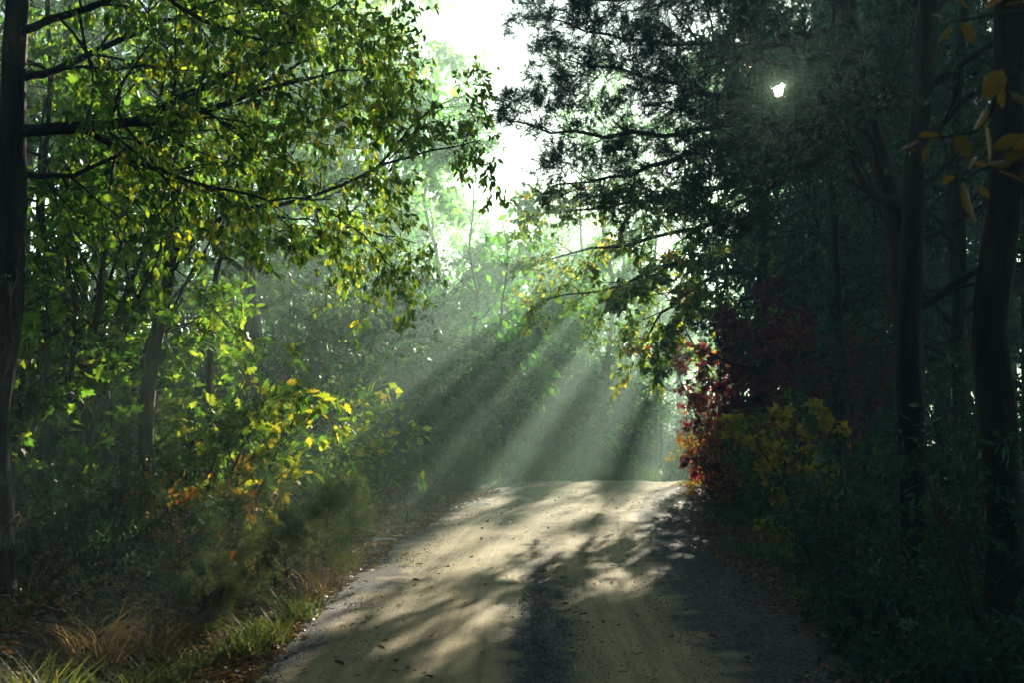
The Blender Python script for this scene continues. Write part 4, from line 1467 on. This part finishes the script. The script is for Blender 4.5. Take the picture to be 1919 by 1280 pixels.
# small dead stem standing at the left road edge, and rocks
bx, by = xy_px(760, 19)
o = rootpt(bx, by)
g = Geo()
tubes(g, resample([o, o + [.03, 0, .18], o + [-.02, 0, .34], o + [.06, 0, .5]], 8)[None], np.linspace(.012, .004, 8)[None], 5)
tubes(g, resample([o + [0, 0, .22], o + [.1, 0, .3], o + [.16, .02, .42]], 6)[None], np.linspace(.008, .003, 6)[None], 5)
tubes(g, resample([o + [0, 0, .3], o + [-.08, 0, .38], o + [-.1, .02, .46]], 6)[None], np.linspace(.006, .003, 6)[None], 5)
q = link("dead_stem", g.mesh("dead_stem", o), None, M_['bark_dark'])
q.location = o
tag(q, "small bare forked dead stem at the left road edge", "dead stem")


def rock(label, x, y, r, seed, flat=.5):
    import bmesh
    bm = bmesh.new()
    bmesh.ops.create_icosphere(bm, subdivisions=3, radius=r)
    rg = np.random.default_rng(seed)
    ph = rg.random(6) * 6
    for v in bm.verts:
        c = v.co / r
        k = 1 + .18 * math.sin(3 * c.x + ph[0]) * math.cos(2.5 * c.y + ph[1]) + .1 * math.sin(7 * c.z + ph[2] + 4 * c.x) + .05 * math.sin(11 * c.y + ph[3])
        v.co = v.co * k
        v.co.z *= flat
    m = bpy.data.meshes.new("rock")
    bm.to_mesh(m)
    bm.free()
    o_ = link("rock", m, None, M_['rock'])
    o_.location = (x, y, gz(x, y) + r * flat * .3)
    return tag(o_, label, "rock", "rocks on the left bank")


# --- the wood overhead and behind the viewer: nobody could count it, it shades the near road
def wood_mass():
    rg = np.random.default_rng(77)
    wood, lv = Geo(), Geo()
    spots = [(-3.4, -2), (3.6, -1), (-6, 3), (6.5, 2.5), (-4, -9), (4.5, -8), (-9, -5), (9.5, -5), (-11, 5), (11, 8), (0, -16), (-7, -17), (7, -17), (-14, -12), (14, -12), (-15, 0), (16, 1), (-9.5, 11), (10.5, 14), (-14, 14), (15, 18),
             (-5, 8.5), (7.5, 9), (-20, 8), (20, 9), (-20, -8), (21, -6)]
    for x, y in spots:
        H = 11.5 + 2 * rg.random()
        p = rootpt(x, y)
        front = y > 2
        T = resample([p - [0, 0, .2], p + [rg.normal(0, .3), rg.normal(0, .3), H * .5], p + [rg.normal(0, .6), rg.normal(0, .6), H]], 14)[None]
        TR = np.linspace(.17, .03, 14)[None]
        lo = (.5 if front else .12)
        L1, R1 = children(rg, T, TR, 22, 4.6, 1.25, tmin=lo, up=.03, wob=.14, K=6, taper=.5)
        L2, R2 = children(rg, L1, R1, 9, 1.8, .9, tmin=.15, K=4)
        fr = lambda q: (q[:, 1] > 0.5) & (np.abs(q[:, 0]) < .40 * q[:, 1] + .6) & (q[:, 2] < 1.6 + .33 * q[:, 1] + 1.2)
        k2 = ~(fr(L2[:, -1]) | fr(L2[:, 0]))
        L2, R2 = L2[k2], R2[k2]
        k1 = ~(fr(L1[:, -1]) | fr(L1[:, 2]) | fr(L1[:, 4]))
        if not fr(T[0]).any():
            tubes(wood, T, TR, 8)
            tubes(wood, L1[k1], R1[k1], 4)
        C, A = leaf_sites(rg, L2, 16, .2, .5)
        k = ~fr(C)
        leaves(lv, C[k], A[k], .26, "quad", rg, .6)
    o_ = link("woods", wood.mesh("woods", smooth=True), None, M_['bark'])
    tag(o_, "tall woods closing over the near road from both sides", "woods", None, "stuff")
    o2 = link("foliage", lv.mesh("foliage"), o_, M_['dark'])


wood_mass()

M_['rock'] = bark_mat("rock_grey", (.12, .115, .11), (.34, .33, .31), .6)
for i, (px, d, r, lab) in enumerate([(722, 16.5, .13, "flat pale rock at the left road edge"), (118, 7.6, .05, "small pale rock in the dark lower left bank"), (660, 12.8, .06, "small grey rock at the edge of the road litter"),
                                     (780, 20.5, .12, "brown rock among the leaves below the grassy bank")]):
    x, y = xy_px(px, d)
    rock(lab, x, y, r, 30 + i, .35)

# ------------------------------------------------------------------ haze
def haze_box():
    x0, x1, y0, y1, z0, z1 = -170, 190, -34, 270, -5.0, 20.5
    g = Geo()
    v = [(x, y, z) for z in (z0, z1) for y in (y0, y1) for x in (x0, x1)]
    g.add(v, [np.array([[0, 2, 3, 1], [4, 5, 7, 6], [0, 1, 5, 4], [2, 6, 7, 3], [0, 4, 6, 2], [1, 3, 7, 5]])])
    m, N, L = nt("haze")
    pv = N.new("ShaderNodeVolumePrincipled")
    pv.inputs["Color"].default_value = (.62, .91, .80, 1)
    pv.inputs["Density"].default_value = .0053
    pv.inputs["Anisotropy"].default_value = .5
    ou = N.new("ShaderNodeOutputMaterial")
    L.new(pv.outputs[0], ou.inputs["Volume"])
    o_ = link("haze", g.mesh("haze"), None, m)
    o_["kind"] = "stuff"
    o_["label"] = "pale green morning mist hanging in the air over the road and woods"
    o_["category"] = "haze"


haze_box()
hz = bpy.data.objects["haze"]
mesh_top = max(max(c[2] for c in [ob.matrix_world @ Vector(b) for b in ob.bound_box]) for ob in scene.objects if ob.type == 'MESH' and ob.name not in ('haze', 'sun'))
print("scene top", mesh_top, "faces", sum(len(ob.data.polygons) for ob in scene.objects if ob.type == 'MESH'))
